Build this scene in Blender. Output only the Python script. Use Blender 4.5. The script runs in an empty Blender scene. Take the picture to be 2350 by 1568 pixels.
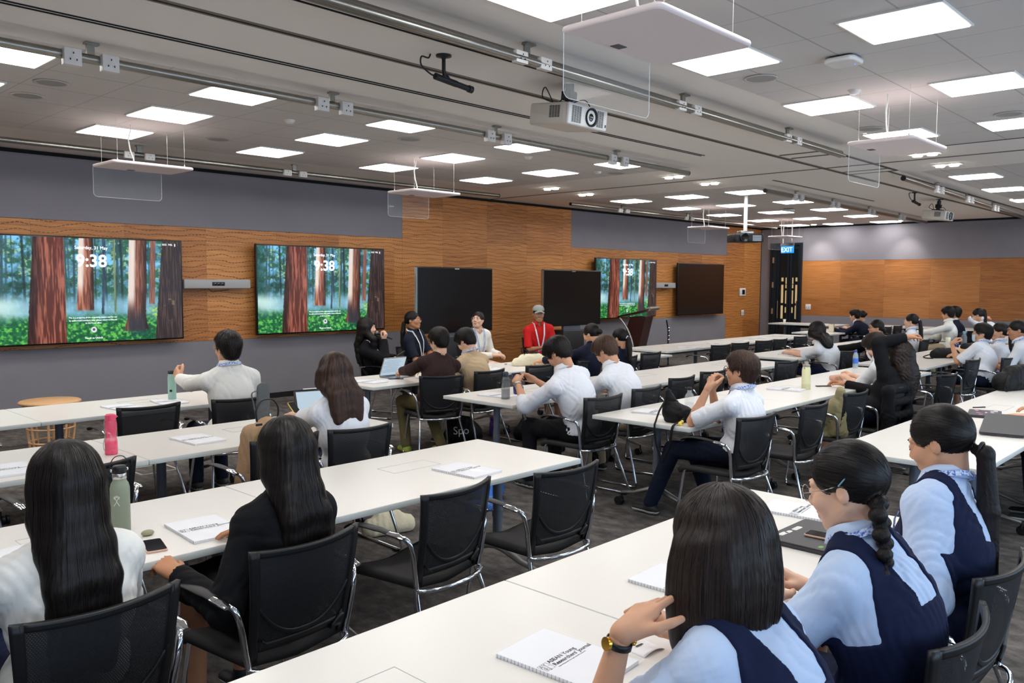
import bpy, math, random
import numpy as np
from mathutils import Vector, Matrix, Euler
random.seed(7)
SC = bpy.context.scene
COL = SC.collection
R = math.radians
PI = math.pi
# ------------------------------------------------------------------ camera
cd = bpy.data.cameras.new('camera'); CAM = bpy.data.objects.new('camera', cd); COL.objects.link(CAM)
cd.sensor_width = 36.0; cd.lens = 1906.13 / 2350 * 36.0; cd.clip_start = .05; cd.clip_end = 200
_y, _p, _r = R(46.577), R(4.05), R(.241)
_f = Vector((math.sin(_y)*math.cos(_p), math.cos(_y)*math.cos(_p), -math.sin(_p)))
_rt = Vector((math.cos(_y), -math.sin(_y), 0)); _up = _rt.cross(_f)
_x = _rt*math.cos(_r) + _up*math.sin(_r); _u = -_rt*math.sin(_r) + _up*math.cos(_r)
CAM.matrix_world = Matrix(((_x.x, _u.x, -_f.x, 0), (_x.y, _u.y, -_f.y, 0), (_x.z, _u.z, -_f.z, 1.78), (0, 0, 0, 1)))
cd.dof.use_dof = True; cd.dof.focus_distance = 3.6; cd.dof.aperture_fstop = 9
SC.camera = CAM
# ------------------------------------------------------------------ world, exposure
W = bpy.data.worlds.new('world'); SC.world = W; W.use_nodes = True
W.node_tree.nodes['Background'].inputs[0].default_value = (.55, .72, 1, 1)
W.node_tree.nodes['Background'].inputs[1].default_value = .35
SC.view_settings.view_transform = 'Standard'; SC.view_settings.look = 'None'
SC.view_settings.gamma = 1; SC.view_settings.use_curve_mapping = False
SC.view_settings.exposure = 0.0
LAMP = 14.0      # emission strength of the ceiling panels
cy = SC.cycles
cy.max_bounces = 7; cy.diffuse_bounces = 4; cy.glossy_bounces = 3; cy.transmission_bounces = 5; cy.transparent_max_bounces = 12
cy.sample_clamp_indirect = 6; cy.caustics_reflective = False; cy.caustics_refractive = False
cy.use_denoising = True
# daylight: windows stand in the wall behind the audience, to the right of and behind the camera
def area(name, loc, rot, sx, sy, power, col):
    l = bpy.data.lights.new(name, 'AREA'); l.shape = 'RECTANGLE'; l.size = sx; l.size_y = sy; l.energy = power; l.color = col
    o = bpy.data.objects.new(name, l); COL.objects.link(o); o.location = loc; o.rotation_euler = rot; return o
for i, wx in enumerate((-1.2, 3.4, 8.0, 12.6, 17.2)):
    area('window_daylight', (wx, -3.34, 1.75), (R(90+14), 0, 0), 3.6, 2.1, 85, (.58, .77, 1.0))

# ------------------------------------------------------------------ materials
def lin(c):
    return tuple((x/255/12.92 if x/255 <= .04045 else ((x/255+.055)/1.055)**2.4) for x in c) + (1,)
MATS = {}
def mat(name, col=(128, 128, 128), rough=.5, metal=0, spec=.5, bump=0, bscale=60, bdist=.002, var=0, vscale=8, emit=None, estr=0, sheen=0, alpha=1, trans=0, ior=1.45, stretch=None, coat=0):
    if name in MATS: return MATS[name]
    m = bpy.data.materials.new(name); m.use_nodes = True; nt = m.node_tree; N = nt.nodes; L = nt.links
    b = N['Principled BSDF']; b.inputs['Base Color'].default_value = lin(col)
    b.inputs['Roughness'].default_value = rough; b.inputs['Metallic'].default_value = metal
    b.inputs['Specular IOR Level'].default_value = spec; b.inputs['IOR'].default_value = ior
    if sheen: b.inputs['Sheen Weight'].default_value = sheen
    if alpha < 1: b.inputs['Alpha'].default_value = alpha
    if trans: b.inputs['Transmission Weight'].default_value = trans
    if coat: b.inputs['Coat Weight'].default_value = coat
    if emit is not None:
        b.inputs['Emission Color'].default_value = lin(emit); b.inputs['Emission Strength'].default_value = estr
    if bump or var:
        tc = N.new('ShaderNodeTexCoord'); mp = N.new('ShaderNodeMapping'); L.new(tc.outputs['Object'], mp.inputs[0])
        if stretch: mp.inputs['Scale'].default_value = stretch
    if var:
        n = N.new('ShaderNodeTexNoise'); n.inputs['Scale'].default_value = vscale; n.inputs['Detail'].default_value = 4
        L.new(mp.outputs[0], n.inputs['Vector'])
        mx = N.new('ShaderNodeMix'); mx.data_type = 'RGBA'
        mx.inputs[6].default_value = lin(tuple(max(0, x*(1-var)) for x in col)); mx.inputs[7].default_value = lin(tuple(min(255, x*(1+var)) for x in col))
        L.new(n.outputs[0], mx.inputs[0]); L.new(mx.outputs[2], b.inputs['Base Color'])
    if bump:
        n = N.new('ShaderNodeTexNoise'); n.inputs['Scale'].default_value = bscale; n.inputs['Detail'].default_value = 3
        L.new(mp.outputs[0], n.inputs['Vector'])
        bp = N.new('ShaderNodeBump'); bp.inputs['Strength'].default_value = bump; bp.inputs['Distance'].default_value = bdist
        L.new(n.outputs[0], bp.inputs['Height']); L.new(bp.outputs[0], b.inputs['Normal'])
    MATS[name] = m; return m
class NG:
    """small node builder"""
    def __init__(s, name):
        s.m = bpy.data.materials.new(name); s.m.use_nodes = True; s.N = s.m.node_tree.nodes; s.L = s.m.node_tree.links
        s.b = s.N['Principled BSDF']; s.tc = s.N.new('ShaderNodeTexCoord'); MATS[name] = s.m
    def xyz(s, vec=None):
        n = s.N.new('ShaderNodeSeparateXYZ'); s.L.new(vec or s.tc.outputs['Object'], n.inputs[0]); return n.outputs
    def comb(s, x, y, z):
        n = s.N.new('ShaderNodeCombineXYZ')
        for i, v in enumerate((x, y, z)): s.put(n.inputs[i], v)
        return n.outputs[0]
    def put(s, sock, v):
        if isinstance(v, (int, float)): sock.default_value = v
        elif isinstance(v, tuple): sock.default_value = v
        else: s.L.new(v, sock)
    def m_(s, op, a, b=0, c=0):
        n = s.N.new('ShaderNodeMath'); n.operation = op; s.put(n.inputs[0], a); s.put(n.inputs[1], b); s.put(n.inputs[2], c); return n.outputs[0]
    def noise(s, vec, scale, detail=3, rough=.5):
        n = s.N.new('ShaderNodeTexNoise'); s.L.new(vec, n.inputs['Vector']); n.inputs['Scale'].default_value = scale
        n.inputs['Detail'].default_value = detail; n.inputs['Roughness'].default_value = rough; return n.outputs[0]
    def white(s, vec):
        n = s.N.new('ShaderNodeTexWhiteNoise'); s.L.new(vec, n.inputs['Vector']); return n.outputs[0]
    def ramp(s, fac, stops):
        n = s.N.new('ShaderNodeValToRGB'); s.put(n.inputs[0], fac); e = n.color_ramp.elements
        while len(e) < len(stops): e.new(.5)
        for i, (p, c) in enumerate(stops): e[i].position = p; e[i].color = lin(c)
        return n.outputs[0]
    def mix(s, f, a, b, blend='MIX'):
        n = s.N.new('ShaderNodeMix'); n.data_type = 'RGBA'; n.blend_type = blend; s.put(n.inputs[0], f); s.put(n.inputs[6], a); s.put(n.inputs[7], b); return n.outputs[2]
    def sstep(s, v, a, b):
        n = s.N.new('ShaderNodeMapRange'); n.interpolation_type = 'SMOOTHSTEP'; s.put(n.inputs[0], v); n.inputs[1].default_value = a; n.inputs[2].default_value = b; return n.outputs[0]
    def col(s, c): s.put(s.b.inputs['Base Color'], c)
    def bump(s, h, st=.3, d=.002):
        n = s.N.new('ShaderNodeBump'); n.inputs['Strength'].default_value = st; n.inputs['Distance'].default_value = d
        s.L.new(h, n.inputs['Height']); s.L.new(n.outputs[0], s.b.inputs['Normal'])

def wood_wall(name, dashed, axis):
    g = NG(name); o = g.xyz(); u = o[axis]; z = o[2]
    pu, pz = (1.13, .86)
    iu = g.m_('FLOOR', g.m_('DIVIDE', u, pu)); 
    pv = g.comb(iu, 0.5, g.m_('FLOOR', g.m_('DIVIDE', g.m_('ADD', z, g.m_('MULTIPLY', g.white(g.comb(iu, 3, 1)), .5)), pz)))
    tone = g.white(pv)
    gr = g.noise(g.comb(g.m_('MULTIPLY', u, .9), tone, g.m_('MULTIPLY', z, 26)), 2.2, 6, .62)
    gr2 = g.noise(g.comb(g.m_('MULTIPLY', u, 3), tone, g.m_('MULTIPLY', z, 130)), 2.0, 3)
    f = g.m_('ADD', g.m_('MULTIPLY', gr, .62), g.m_('MULTIPLY', gr2, .22)); f = g.m_('ADD', f, g.m_('MULTIPLY', g.m_('SUBTRACT', tone, .5), .16))
    c = g.ramp(f, [(.22, (138, 82, 36)), (.42, (192, 124, 62)), (.58, (216, 150, 84)), (.8, (234, 178, 110))] if dashed else [(.22, (122, 72, 32)), (.42, (172, 108, 52)), (.58, (194, 130, 70)), (.8, (212, 154, 94))])
    # panel joints
    fu = g.m_('FRACT', g.m_('DIVIDE', u, pu)); ed = g.m_('LESS_THAN', fu, .004)
    c = g.mix(g.m_('MULTIPLY', ed, .45), c, lin((80, 48, 24)))
    # wavy saw-cut rows
    wob = g.noise(g.comb(g.m_('MULTIPLY', u, 1.35), 0, g.m_('MULTIPLY', z, 1.1)), 1.0, 2)
    wob2 = g.noise(g.comb(g.m_('MULTIPLY', u, 2.6), 4, g.m_('MULTIPLY', z, 6)), 1.0, 1)
    zz = g.m_('ADD', z, g.m_('ADD', g.m_('MULTIPLY', wob, .2 if dashed else .08), g.m_('MULTIPLY', wob2, .08 if dashed else .03)))
    sp = .07 if dashed else .04
    row = g.m_('DIVIDE', zz, sp); fr = g.m_('ABSOLUTE', g.m_('SUBTRACT', g.m_('FRACT', row), .5))
    if dashed:
        ln = g.m_('LESS_THAN', fr, .062)
        du = g.m_('FRACT', g.m_('ADD', g.m_('DIVIDE', u, .052), g.m_('MULTIPLY', g.white(g.comb(g.m_('FLOOR', row), 1, 2)), 3)))
        ln = g.m_('MULTIPLY', ln, g.m_('GREATER_THAN', du, .26))
        c = g.mix(g.m_('MULTIPLY', ln, .82), c, lin((62, 34, 14)))
    else:
        c = g.mix(g.m_('MULTIPLY', g.sstep(fr, .16, .02), .2), c, lin((92, 52, 20)))
        ln = g.sstep(fr, .16, .02)
    g.col(c); g.b.inputs['Roughness'].default_value = .48; g.bump(g.m_('MULTIPLY', ln, -1), .5, .003); return g.m
M_WOOD_S = wood_wall('dashed_veneer', True, 0)
M_WOOD_E = wood_wall('plain_veneer', False, 1)
g = NG('grey_felt'); v = g.tc.outputs['Object']; n1 = g.noise(v, 170, 3, .7); n2 = g.noise(v, 1.2, 2)
g.col(g.mix(g.m_('MULTIPLY', g.m_('ADD', n1, g.m_('MULTIPLY', n2, .3)), .75), lin((104, 102, 110)), lin((156, 151, 158)))); g.b.inputs['Roughness'].default_value = .95; g.bump(n1, .4, .002); M_FELT = g.m
g = NG('carpet'); v = g.tc.outputs['Object']; o = g.xyz()
tile = g.white(g.comb(g.m_('FLOOR', g.m_('DIVIDE', o[0], .5)), g.m_('FLOOR', g.m_('DIVIDE', o[1], .5)), 0))
n1 = g.noise(g.comb(g.m_('MULTIPLY', o[0], 2.4), g.m_('MULTIPLY', o[1], 1.3), 0), 4.5, 6, .7); n2 = g.noise(v, 260, 2, .8); n3 = g.noise(v, .9, 3)
f = g.m_('ADD', g.m_('MULTIPLY', n1, .7), g.m_('ADD', g.m_('MULTIPLY', n2, .28), g.m_('MULTIPLY', n3, .2))); f = g.m_('ADD', f, g.m_('MULTIPLY', g.m_('SUBTRACT', tile, .5), .08))
g.col(g.ramp(f, [(.38, (54, 52, 52)), (.55, (84, 80, 78)), (.68, (112, 106, 102)), (.85, (140, 132, 126))])); g.b.inputs['Roughness'].default_value = .98; g.b.inputs['Specular IOR Level'].default_value = .1
g.bump(n2, .6, .004); M_CARPET = g.m
g = NG('ceiling_tile'); o = g.xyz(); 
l1 = g.m_('LESS_THAN', g.m_('FRACT', g.m_('DIVIDE', g.m_('ADD', o[0], .26), .6233)), .012); l2 = g.m_('LESS_THAN', g.m_('FRACT', g.m_('DIVIDE', g.m_('ADD', o[1], .18), .65)), .02)
g.col(g.mix(g.m_('MAXIMUM', l1, l2), lin((208, 203, 200)), lin((172, 167, 164)))); g.b.inputs['Roughness'].default_value = .8; M_TILE = g.m
M_GYP = mat('gypsum', (238, 232, 226), .85, bump=.05, bscale=9)
M_WHITE = mat('white_paint', (222, 220, 216), .5)
M_WHITEP = mat('white_plastic', (226, 224, 220), .35)
M_PINKW = mat('acoustic_plate', (238, 224, 223), .6)
M_BLACK = mat('black_plastic', (20, 20, 22), .42)
M_DARKGAP = mat('dark_gap', (14, 16, 17), .8)
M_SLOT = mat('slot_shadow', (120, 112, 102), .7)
M_CHROME = mat('chrome', (225, 228, 232), .08, 1)
M_GALV = mat('galvanised', (150, 147, 140), .34, 1, bump=.2, bscale=14, var=.12, vscale=18, stretch=(1, 8, 8))
M_STEEL = mat('brushed_steel', (200, 198, 192), .3, 1)
M_TABLE = mat('white_laminate', (226, 222, 216), .3, spec=.45)
M_TEDGE = mat('table_edge', (216, 220, 216), .4)
M_TLEG = mat('table_leg_grey', (112, 120, 132), .45, .3)
M_TFOOT = mat('cast_foot', (148, 146, 144), .35, .7)
M_LED = mat('led_diffuser', (255, 255, 255), .6, emit=(255, 254, 251), estr=LAMP)
M_SPOT = mat('downlight_lens', (255, 250, 240), .6, emit=(255, 246, 230), estr=30)
M_GLASS = mat('clear_acrylic', (225, 232, 236), .03, alpha=.05, spec=.9)
M_FRAME = mat('door_frame_blue_grey', (40, 50, 60), .35, .6)
M_CHAIRB = mat('chair_black', (19, 19, 21), .45)
M_SEAT = mat('seat_fabric', (44, 42, 42), .8, bump=.2, bscale=400)
M_SCREENOFF = mat('screen_off', (20, 18, 18), .22, spec=.35)
M_PAPER = mat('paper', (238, 238, 242), .6)
M_INK = mat('ink', (40, 40, 44), .7)
M_MAHOG = mat('mahogany', (52, 20, 16), .3, var=.3, vscale=3, stretch=(1, 1, 8))
M_BEECH = mat('beech', (214, 168, 122), .5, var=.1, vscale=6, stretch=(1, 9, 9))

def mesh_mat():
    g = NG('chair_mesh'); o = g.xyz()
    cu = g.m_('DIVIDE', o[0], .0075); cv = g.m_('DIVIDE', o[2], .0055)
    sh = g.m_('MULTIPLY', g.m_('MODULO', g.m_('FLOOR', g.m_('ADD', cv, 400)), 2), .5)
    h1 = g.m_('GREATER_THAN', g.m_('FRACT', g.m_('ADD', cu, sh)), .5); h2 = g.m_('GREATER_THAN', g.m_('FRACT', cv), .5)
    hole = g.m_('MULTIPLY', h1, h2)
    g.col(lin((22, 23, 27))); g.b.inputs['Roughness'].default_value = .6
    g.put(g.b.inputs['Alpha'], g.m_('SUBTRACT', 1, g.m_('MULTIPLY', hole, .2))); return g.m
M_MESH = mesh_mat()

# ------------------------------------------------------------------ mesh builder
class MB:
    def __init__(s): s.v = []; s.f = []; s.sm = []; s.mi = []; s.cur = 0
    def add(s, vs, fs, smooth=True, M=None):
        b = len(s.v)
        if M is not None: vs = [tuple(M @ Vector(p)) for p in vs]
        s.v += [tuple(p) for p in vs]; s.f += [tuple(i+b for i in f) for f in fs]; s.sm += [smooth]*len(fs); s.mi += [s.cur]*len(fs); return s
    def box(s, c, d, bev=0, M=None):
        x, y, z = d[0]/2, d[1]/2, d[2]/2
        if bev <= 0:
            vs = [(c[0]+i*x, c[1]+j*y, c[2]+k*z) for i in (-1, 1) for j in (-1, 1) for k in (-1, 1)]
            fs = [(0, 1, 3, 2), (4, 6, 7, 5), (0, 4, 5, 1), (2, 3, 7, 6), (0, 2, 6, 4), (1, 5, 7, 3)]
            return s.add(vs, fs, False, M)
        return s.rbox(c, d, bev, 2, M)
    def rbox(s, c, d, r, n=3, M=None, r2=None):
        """box with edges along local z rounded (r) and top/bottom edges softened (r2)"""
        x, y, z = d[0]/2, d[1]/2, d[2]/2; r = min(r, x*.999, y*.999); r2 = min(r if r2 is None else r2, z*.98, r)
        rings = []
        for (zz, ins) in ((-z, r2), (-z+r2*.3, r2*.3), (-z+r2, 0), (z-r2, 0), (z-r2*.3, r2*.3), (z, r2)):
            ring = []
            for q, (sx, sy) in enumerate(((1, 1), (-1, 1), (-1, -1), (1, -1))):
                for k in range(n+1):
                    a = PI/2*(q + k/n); rr = r-ins
                    ring.append((c[0]+sx*(x-r)+rr*math.cos(a), c[1]+sy*(y-r)+rr*math.sin(a), c[2]+zz))
            rings.append(ring)
        m = len(rings[0]); vs = [p for ring in rings for p in ring]; fs = []
        for i in range(5):
            for j in range(m): fs.append((i*m+j, i*m+(j+1) % m, (i+1)*m+(j+1) % m, (i+1)*m+j))
        s.add(vs, fs, True, M); s.add(rings[0], [tuple(range(m))[::-1]], False, M); s.add(rings[-1], [tuple(range(m))], False, M); return s
    def tube(s, pts, r, n=10, cap=True, ry=None, up=None, closed=False):
        pts = [Vector(p) for p in pts]; N = len(pts); rs = r if isinstance(r, (list, tuple)) else [r]*N
        ry = ry or 1; vs = []; ref = Vector(up) if up else None
        T = []
        for i in range(N):
            a = pts[i-1] if (i > 0 or closed) else pts[i]; b = pts[(i+1) % N] if (i < N-1 or closed) else pts[i]
            t = (b-a); T.append(t.normalized() if t.length > 1e-9 else Vector((0, 0, 1)))
        u = ref if ref else (Vector((0, 0, 1)) if abs(T[0].z) < .9 else Vector((1, 0, 0)))
        for i in range(N):
            side = T[i].cross(ref if ref else u)
            if side.length < 1e-6: side = T[i].orthogonal()
            side.normalize(); u2 = side.cross(T[i]).normalized(); u = u2
            for k in range(n):
                a = 2*PI*k/n; vs.append(pts[i] + side*(math.cos(a)*rs[i]) + u2*(math.sin(a)*rs[i]*ry))
        fs = []
        M_ = N if closed else N-1
        for i in range(M_):
            for k in range(n): fs.append((i*n+k, i*n+(k+1) % n, ((i+1) % N)*n+(k+1) % n, ((i+1) % N)*n+k))
        s.add(vs, fs, True)
        if cap and not closed: s.add(vs[:n], [tuple(range(n))[::-1]], False); s.add(vs[-n:], [tuple(range(n))], False)
        return s
    def cyl(s, a, b, r, n=20, r2=None): return s.tube([a, b], [r, r if r2 is None else r2], n)
    def lathe(s, prof, n=24, c=(0, 0, 0), M=None, sx=1, sy=1, cap=True):
        vs = []; fs = []
        for (r, z) in prof:
            for k in range(n):
                a = 2*PI*k/n; vs.append((c[0]+sx*r*math.cos(a), c[1]+sy*r*math.sin(a), c[2]+z))
        for i in range(len(prof)-1):
            for k in range(n): fs.append((i*n+k, i*n+(k+1) % n, (i+1)*n+(k+1) % n, (i+1)*n+k))
        s.add(vs, fs, True, M)
        if cap:
            s.add(vs[:n], [tuple(range(n))[::-1]], False, M); s.add(vs[-n:], [tuple(range(n))], False, M)
        return s
    def prism(s, poly, d0, d1, ax='z', smooth=False, M=None):
        """poly 2-D; ax: axis along which it is extruded from d0 to d1"""
        def P(p, d): return {'z': (p[0], p[1], d), 'y': (p[0], d, p[1]), 'x': (d, p[0], p[1])}[ax]
        n = len(poly); a = [P(p, d0) for p in poly]; b = [P(p, d1) for p in poly]
        s.add(a+b, [(i, (i+1) % n, n+(i+1) % n, n+i) for i in range(n)], smooth, M); s.add(a, [tuple(range(n))[::-1]], False, M); s.add(b, [tuple(range(n))], False, M); return s
    def grid(s, fn, nu, nv, thick=0, M=None, smooth=True):
        P = [[Vector(fn(i/nu, j/nv)) for j in range(nv+1)] for i in range(nu+1)]
        w = nv+1; vs = [p for row in P for p in row]; fs = [(i*w+j, (i+1)*w+j, (i+1)*w+j+1, i*w+j+1) for i in range(nu) for j in range(nv)]
        if not thick: return s.add(vs, fs, smooth, M)
        Nn = []
        for i in range(nu+1):
            for j in range(nv+1):
                du = P[min(i+1, nu)][j]-P[max(i-1, 0)][j]; dv = P[i][min(j+1, nv)]-P[i][max(j-1, 0)]
                n_ = du.cross(dv); Nn.append(n_.normalized() if n_.length > 1e-12 else Vector((0, 0, 1)))
        k = len(vs); vb = [p-n_*thick for p, n_ in zip(vs, Nn)]; fb = [tuple(q+k for q in f[::-1]) for f in fs]
        bd = [j for j in range(w)] + [i*w+nv for i in range(1, nu+1)] + [nu*w+j for j in range(nv-1, -1, -1)] + [i*w for i in range(nu-1, 0, -1)]
        fe = [(bd[i], bd[(i+1) % len(bd)], bd[(i+1) % len(bd)]+k, bd[i]+k) for i in range(len(bd))]
        return s.add(vs+vb, fs+fb+fe, smooth, M)
    def ell(s, c, r, nu=16, nv=10, M=None):
        vs = [(c[0], c[1], c[2]-r[2])]; 
        for i in range(1, nv):
            t = PI*i/nv
            for k in range(nu): a = 2*PI*k/nu; vs.append((c[0]+r[0]*math.sin(t)*math.cos(a), c[1]+r[1]*math.sin(t)*math.sin(a), c[2]-r[2]*math.cos(t)))
        vs.append((c[0], c[1], c[2]+r[2])); fs = [(0, 1+(k+1) % nu, 1+k) for k in range(nu)]
        for i in range(nv-2):
            for k in range(nu): a = 1+i*nu; fs.append((a+k, a+(k+1) % nu, a+nu+(k+1) % nu, a+nu+k))
        a = 1+(nv-2)*nu; t = len(vs)-1; fs += [(a+k, a+(k+1) % nu, t) for k in range(nu)]
        return s.add(vs, fs, True, M)
    def slot(s, i): s.cur = i; return s
    def build(s, name, mats, parent=None, loc=None):
        me = bpy.data.meshes.new(name); me.from_pydata(s.v, [], s.f); me.update()
        for m in (mats if isinstance(mats, (list, tuple)) else [mats]): me.materials.append(m)
        me.polygons.foreach_set('use_smooth', s.sm); me.polygons.foreach_set('material_index', s.mi)
        o = bpy.data.objects.new(name, me); COL.objects.link(o)
        if parent: o.parent = parent
        if loc: o.location = loc
        return o
def tag(o, label=None, cat=None, group=None, kind=None):
    if label: o['label'] = label
    if cat: o['category'] = cat
    if group: o['group'] = group
    if kind: o['kind'] = kind
    return o
def empty(name, loc=(0, 0, 0), rz=0, label=None, cat=None, group=None):
    o = bpy.data.objects.new(name, None); COL.objects.link(o); o.location = loc; o.rotation_euler = (0, 0, rz); o.empty_display_size = .1
    return tag(o, label, cat, group)
def struct(name, mb, mats): return tag(mb.build(name, mats), kind='structure')
KIDS = {}
def copy_tree(o, parent=None, ch=None):
    if ch is None:
        ch = {}
        for q in COL.objects:
            if q.parent: ch.setdefault(q.parent.name, []).append(q)
    c = o.copy(); COL.objects.link(c)
    if parent: c.parent = parent
    for k in ch.get(o.name, []): copy_tree(k, c, ch)
    return c
class Kind:
    """prototype whose first placement is the prototype itself"""
    def __init__(s, o): s.o = o; s.used = False; s.tree = s.snap(o)
    def snap(s, o): return (o, [s.snap(q) for q in o.children])
    def cp(s, t, parent=None):
        c = t[0].copy(); COL.objects.link(c)
        if parent: c.parent = parent
        for k in t[1]: s.cp(k, c)
        return c
    def put(s, loc, rz=0, label=None, group=None, scale=None):
        o = s.cp(s.tree) if s.used else s.o; s.used = True
        o.location = loc; o.rotation_euler = (0, 0, rz)
        if label: o['label'] = label
        if group: o['group'] = group
        elif 'group' in o.keys() and group is False: del o['group']
        if scale: o.scale = scale
        return o
def text(body, size, m, parent=None, loc=(0, 0, 0), rot=(0, 0, 0), name='lettering', align='LEFT', ext=.0004, offset=0):
    c = bpy.data.curves.new(name, 'FONT'); c.body = body; c.size = size; c.extrude = ext; c.align_x = align; c.offset = offset; c.resolution_u = 3
    t = bpy.data.objects.new(name, c); me = bpy.data.meshes.new_from_object(t); bpy.data.objects.remove(t); bpy.data.curves.remove(c); me.name = name
    me.materials.clear(); me.materials.append(m); o = bpy.data.objects.new(name, me); COL.objects.link(o); o.location = loc; o.rotation_euler = rot
    if parent: o.parent = parent
    return o

# ================================================================== THE ROOM
YW, XE, H = 11.37, 22.5, 3.38
X0, Y0 = -3.2, -3.4
struct('floor', MB().box(((X0+XE)/2+1, (Y0+YW)/2, -.05), (XE-X0+4, YW-Y0+.4, .1)), M_CARPET)
mb = MB(); mb.box(((X0+XE)/2, (Y0+YW)/2, H+.06), (XE-X0+.4, YW-Y0+.4, .12)); mb.slot(1)
for (a, b, c, d) in ((X0, 10.12, 6.2, 9.86), (X0, 10.44, Y0, 3.42), (12.62, 22.35, 6.55, 10.35), (12.62, 22.35, Y0, 3.98)):
    mb.box(((a+b)/2, (c+d)/2, H-.001), (b-a, d-c, .006))
struct('ceiling', mb, [M_GYP, M_TILE])
def slotline(n, x0, x1, y0, y1, w=.02, dbl=0, wide=0):
    m = MB()
    L = math.hypot(x1-x0, y1-y0); a = math.atan2(y1-y0, x1-x0); Mx = Matrix.Translation(((x0+x1)/2, (y0+y1)/2, H-.002)) @ Matrix.Rotation(a, 4, 'Z')
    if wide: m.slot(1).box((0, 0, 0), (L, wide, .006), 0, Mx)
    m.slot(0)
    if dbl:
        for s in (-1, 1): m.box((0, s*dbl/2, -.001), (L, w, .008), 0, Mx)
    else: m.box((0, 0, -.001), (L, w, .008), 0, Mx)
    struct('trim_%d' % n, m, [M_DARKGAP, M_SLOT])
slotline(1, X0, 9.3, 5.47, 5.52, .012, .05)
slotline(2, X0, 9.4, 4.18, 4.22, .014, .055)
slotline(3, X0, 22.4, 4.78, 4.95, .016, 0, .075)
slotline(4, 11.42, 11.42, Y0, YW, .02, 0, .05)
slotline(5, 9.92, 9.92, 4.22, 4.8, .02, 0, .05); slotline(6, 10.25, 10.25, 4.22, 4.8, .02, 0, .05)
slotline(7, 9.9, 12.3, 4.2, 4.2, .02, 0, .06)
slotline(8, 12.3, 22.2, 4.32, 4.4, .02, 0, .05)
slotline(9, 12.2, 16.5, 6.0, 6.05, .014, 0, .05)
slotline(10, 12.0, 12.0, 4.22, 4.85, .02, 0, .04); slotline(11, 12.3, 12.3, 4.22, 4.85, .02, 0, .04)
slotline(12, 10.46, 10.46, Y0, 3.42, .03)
# screen wall: felt and veneer fields with their own relief, all on one wall
mb = MB(); mb.slot(0).box(((X0+XE)/2+.2, YW+.1, H/2), (XE-X0+.4, .14, H)); mb.slot(1)
def field(x0, x1, z0, z1, s, t=.03): mb.slot(s).box(((x0+x1)/2, YW+.03-t/2+.0, (z0+z1)/2), (x1-x0-.004, t, z1-z0-.004))
field(X0, 9.23, 2.54, 3.33, 1); field(X0, 9.23, .93, 2.54, 2); field(X0, 9.23, .06, .93, 1)
field(9.23, 13.84, .06, 3.33, 2); field(13.84, 20.5, 2.54, 3.33, 1); field(13.84, 20.5, .93, 2.54, 2); field(13.84, 20.5, .06, .93, 1)
field(20.5, 22.47, .06, 3.33, 2)
struct('wall_screens', mb, [M_DARKGAP, M_FELT, M_WOOD_S])
# end wall with the door
mb = MB(); mb.slot(0)
DY0, DY1, DZ = 10.13, 11.06, 2.93
mb.box((XE+.12, (Y0+DY0)/2, H/2), (.2, DY0-Y0, H)); mb.box((XE+.12, (DY1+YW)/2, H/2), (.2, YW-DY1+.1, H)); mb.box((XE+.12, (DY0+DY1)/2, (DZ+H)/2), (.2, DY1-DY0, H-DZ))
def fieldE(y0, y1, z0, z1, s): mb.slot(s).box((XE+.012, (y0+y1)/2, (z0+z1)/2), (.03, y1-y0-.004, z1-z0-.004))
fieldE(Y0, DY0, 2.42, 3.33, 1); fieldE(Y0, DY0, .91, 2.42, 2); fieldE(Y0, DY0, .06, .91, 1); fieldE(DY1, YW, .06, 3.33, 1); fieldE(DY0, DY1, DZ, 3.33, 1)
struct('wall_end', mb, [M_DARKGAP, M_FELT, M_WOOD_E])
mb = MB(); mb.box((X0-.1, (Y0+YW)/2, H/2), (.2, YW-Y0, H)); struct('wall_left', mb, [M_FELT])
mb = MB()
for a, b, z0, z1 in ((X0, XE, 0, .6), (X0, XE, 2.9, H)): mb.box(((a+b)/2, Y0-.1, (z0+z1)/2), (b-a, .2, z1-z0))
for x in (X0+.05, 1.1, 5.7, 10.3, 14.9, 19.7, 22.1): mb.box((x, Y0-.1, 1.75), (.5, .2, 2.3))
struct('wall_windows', mb, [M_WHITE])
mb = MB(); mb.box((8, YW-.012, .04), (28.5, .016, .08)); struct('baseboard_screens', mb, [M_DARKGAP])
# door: frame, two glazed leaves, hinges, the lobby lattice beyond
fr = MB()
for y in (DY0+.03, DY1-.03): fr.box((XE-.02, y, DZ/2), (.12, .06, DZ))
fr.box((XE-.02, (DY0+DY1)/2, DZ-.03), (.12, DY1-DY0-.12, .06))
door = struct('door_1', fr, [M_FRAME])
yl = (DY0+.06, 10.5, DY1-.06-.12)
for a, b in ((DY0+.065, 10.49), (10.51, DY1-.19)):
    lf = MB()
    for y in (a+.03, b-.03): lf.box((XE, y, 1.43), (.05, .06, 2.84))
    for z in (.06, 2.82): lf.box((XE, (a+b)/2, z), (.05, b-a-.12, .1))
    q = lf.build('door_leaf', [M_FRAME], door)
    gm = MB(); gm.box((XE, (a+b)/2, 1.44), (.012, b-a-.12, 2.66)); gm.build('glass_pane', mat('door_glass', (30, 40, 44), .03, alpha=.32, spec=.6), q)
    MB().box((XE-.05, b-.06 if a > 10.3 else a+.06, 1.05), (.03, .02, .5)).build('door_handle', [M_STEEL], q)
jb = MB(); jb.box((XE-.01, DY1-.125, 1.45), (.1, .12, 2.86)); jb.build('hinge_jamb', [M_FRAME], door)
for z in (2.45, 1.75, 1.0): MB().box((XE-.07, DY1-.1, z), (.03, .05, .16)).build('hinge', [M_STEEL], door)
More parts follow.
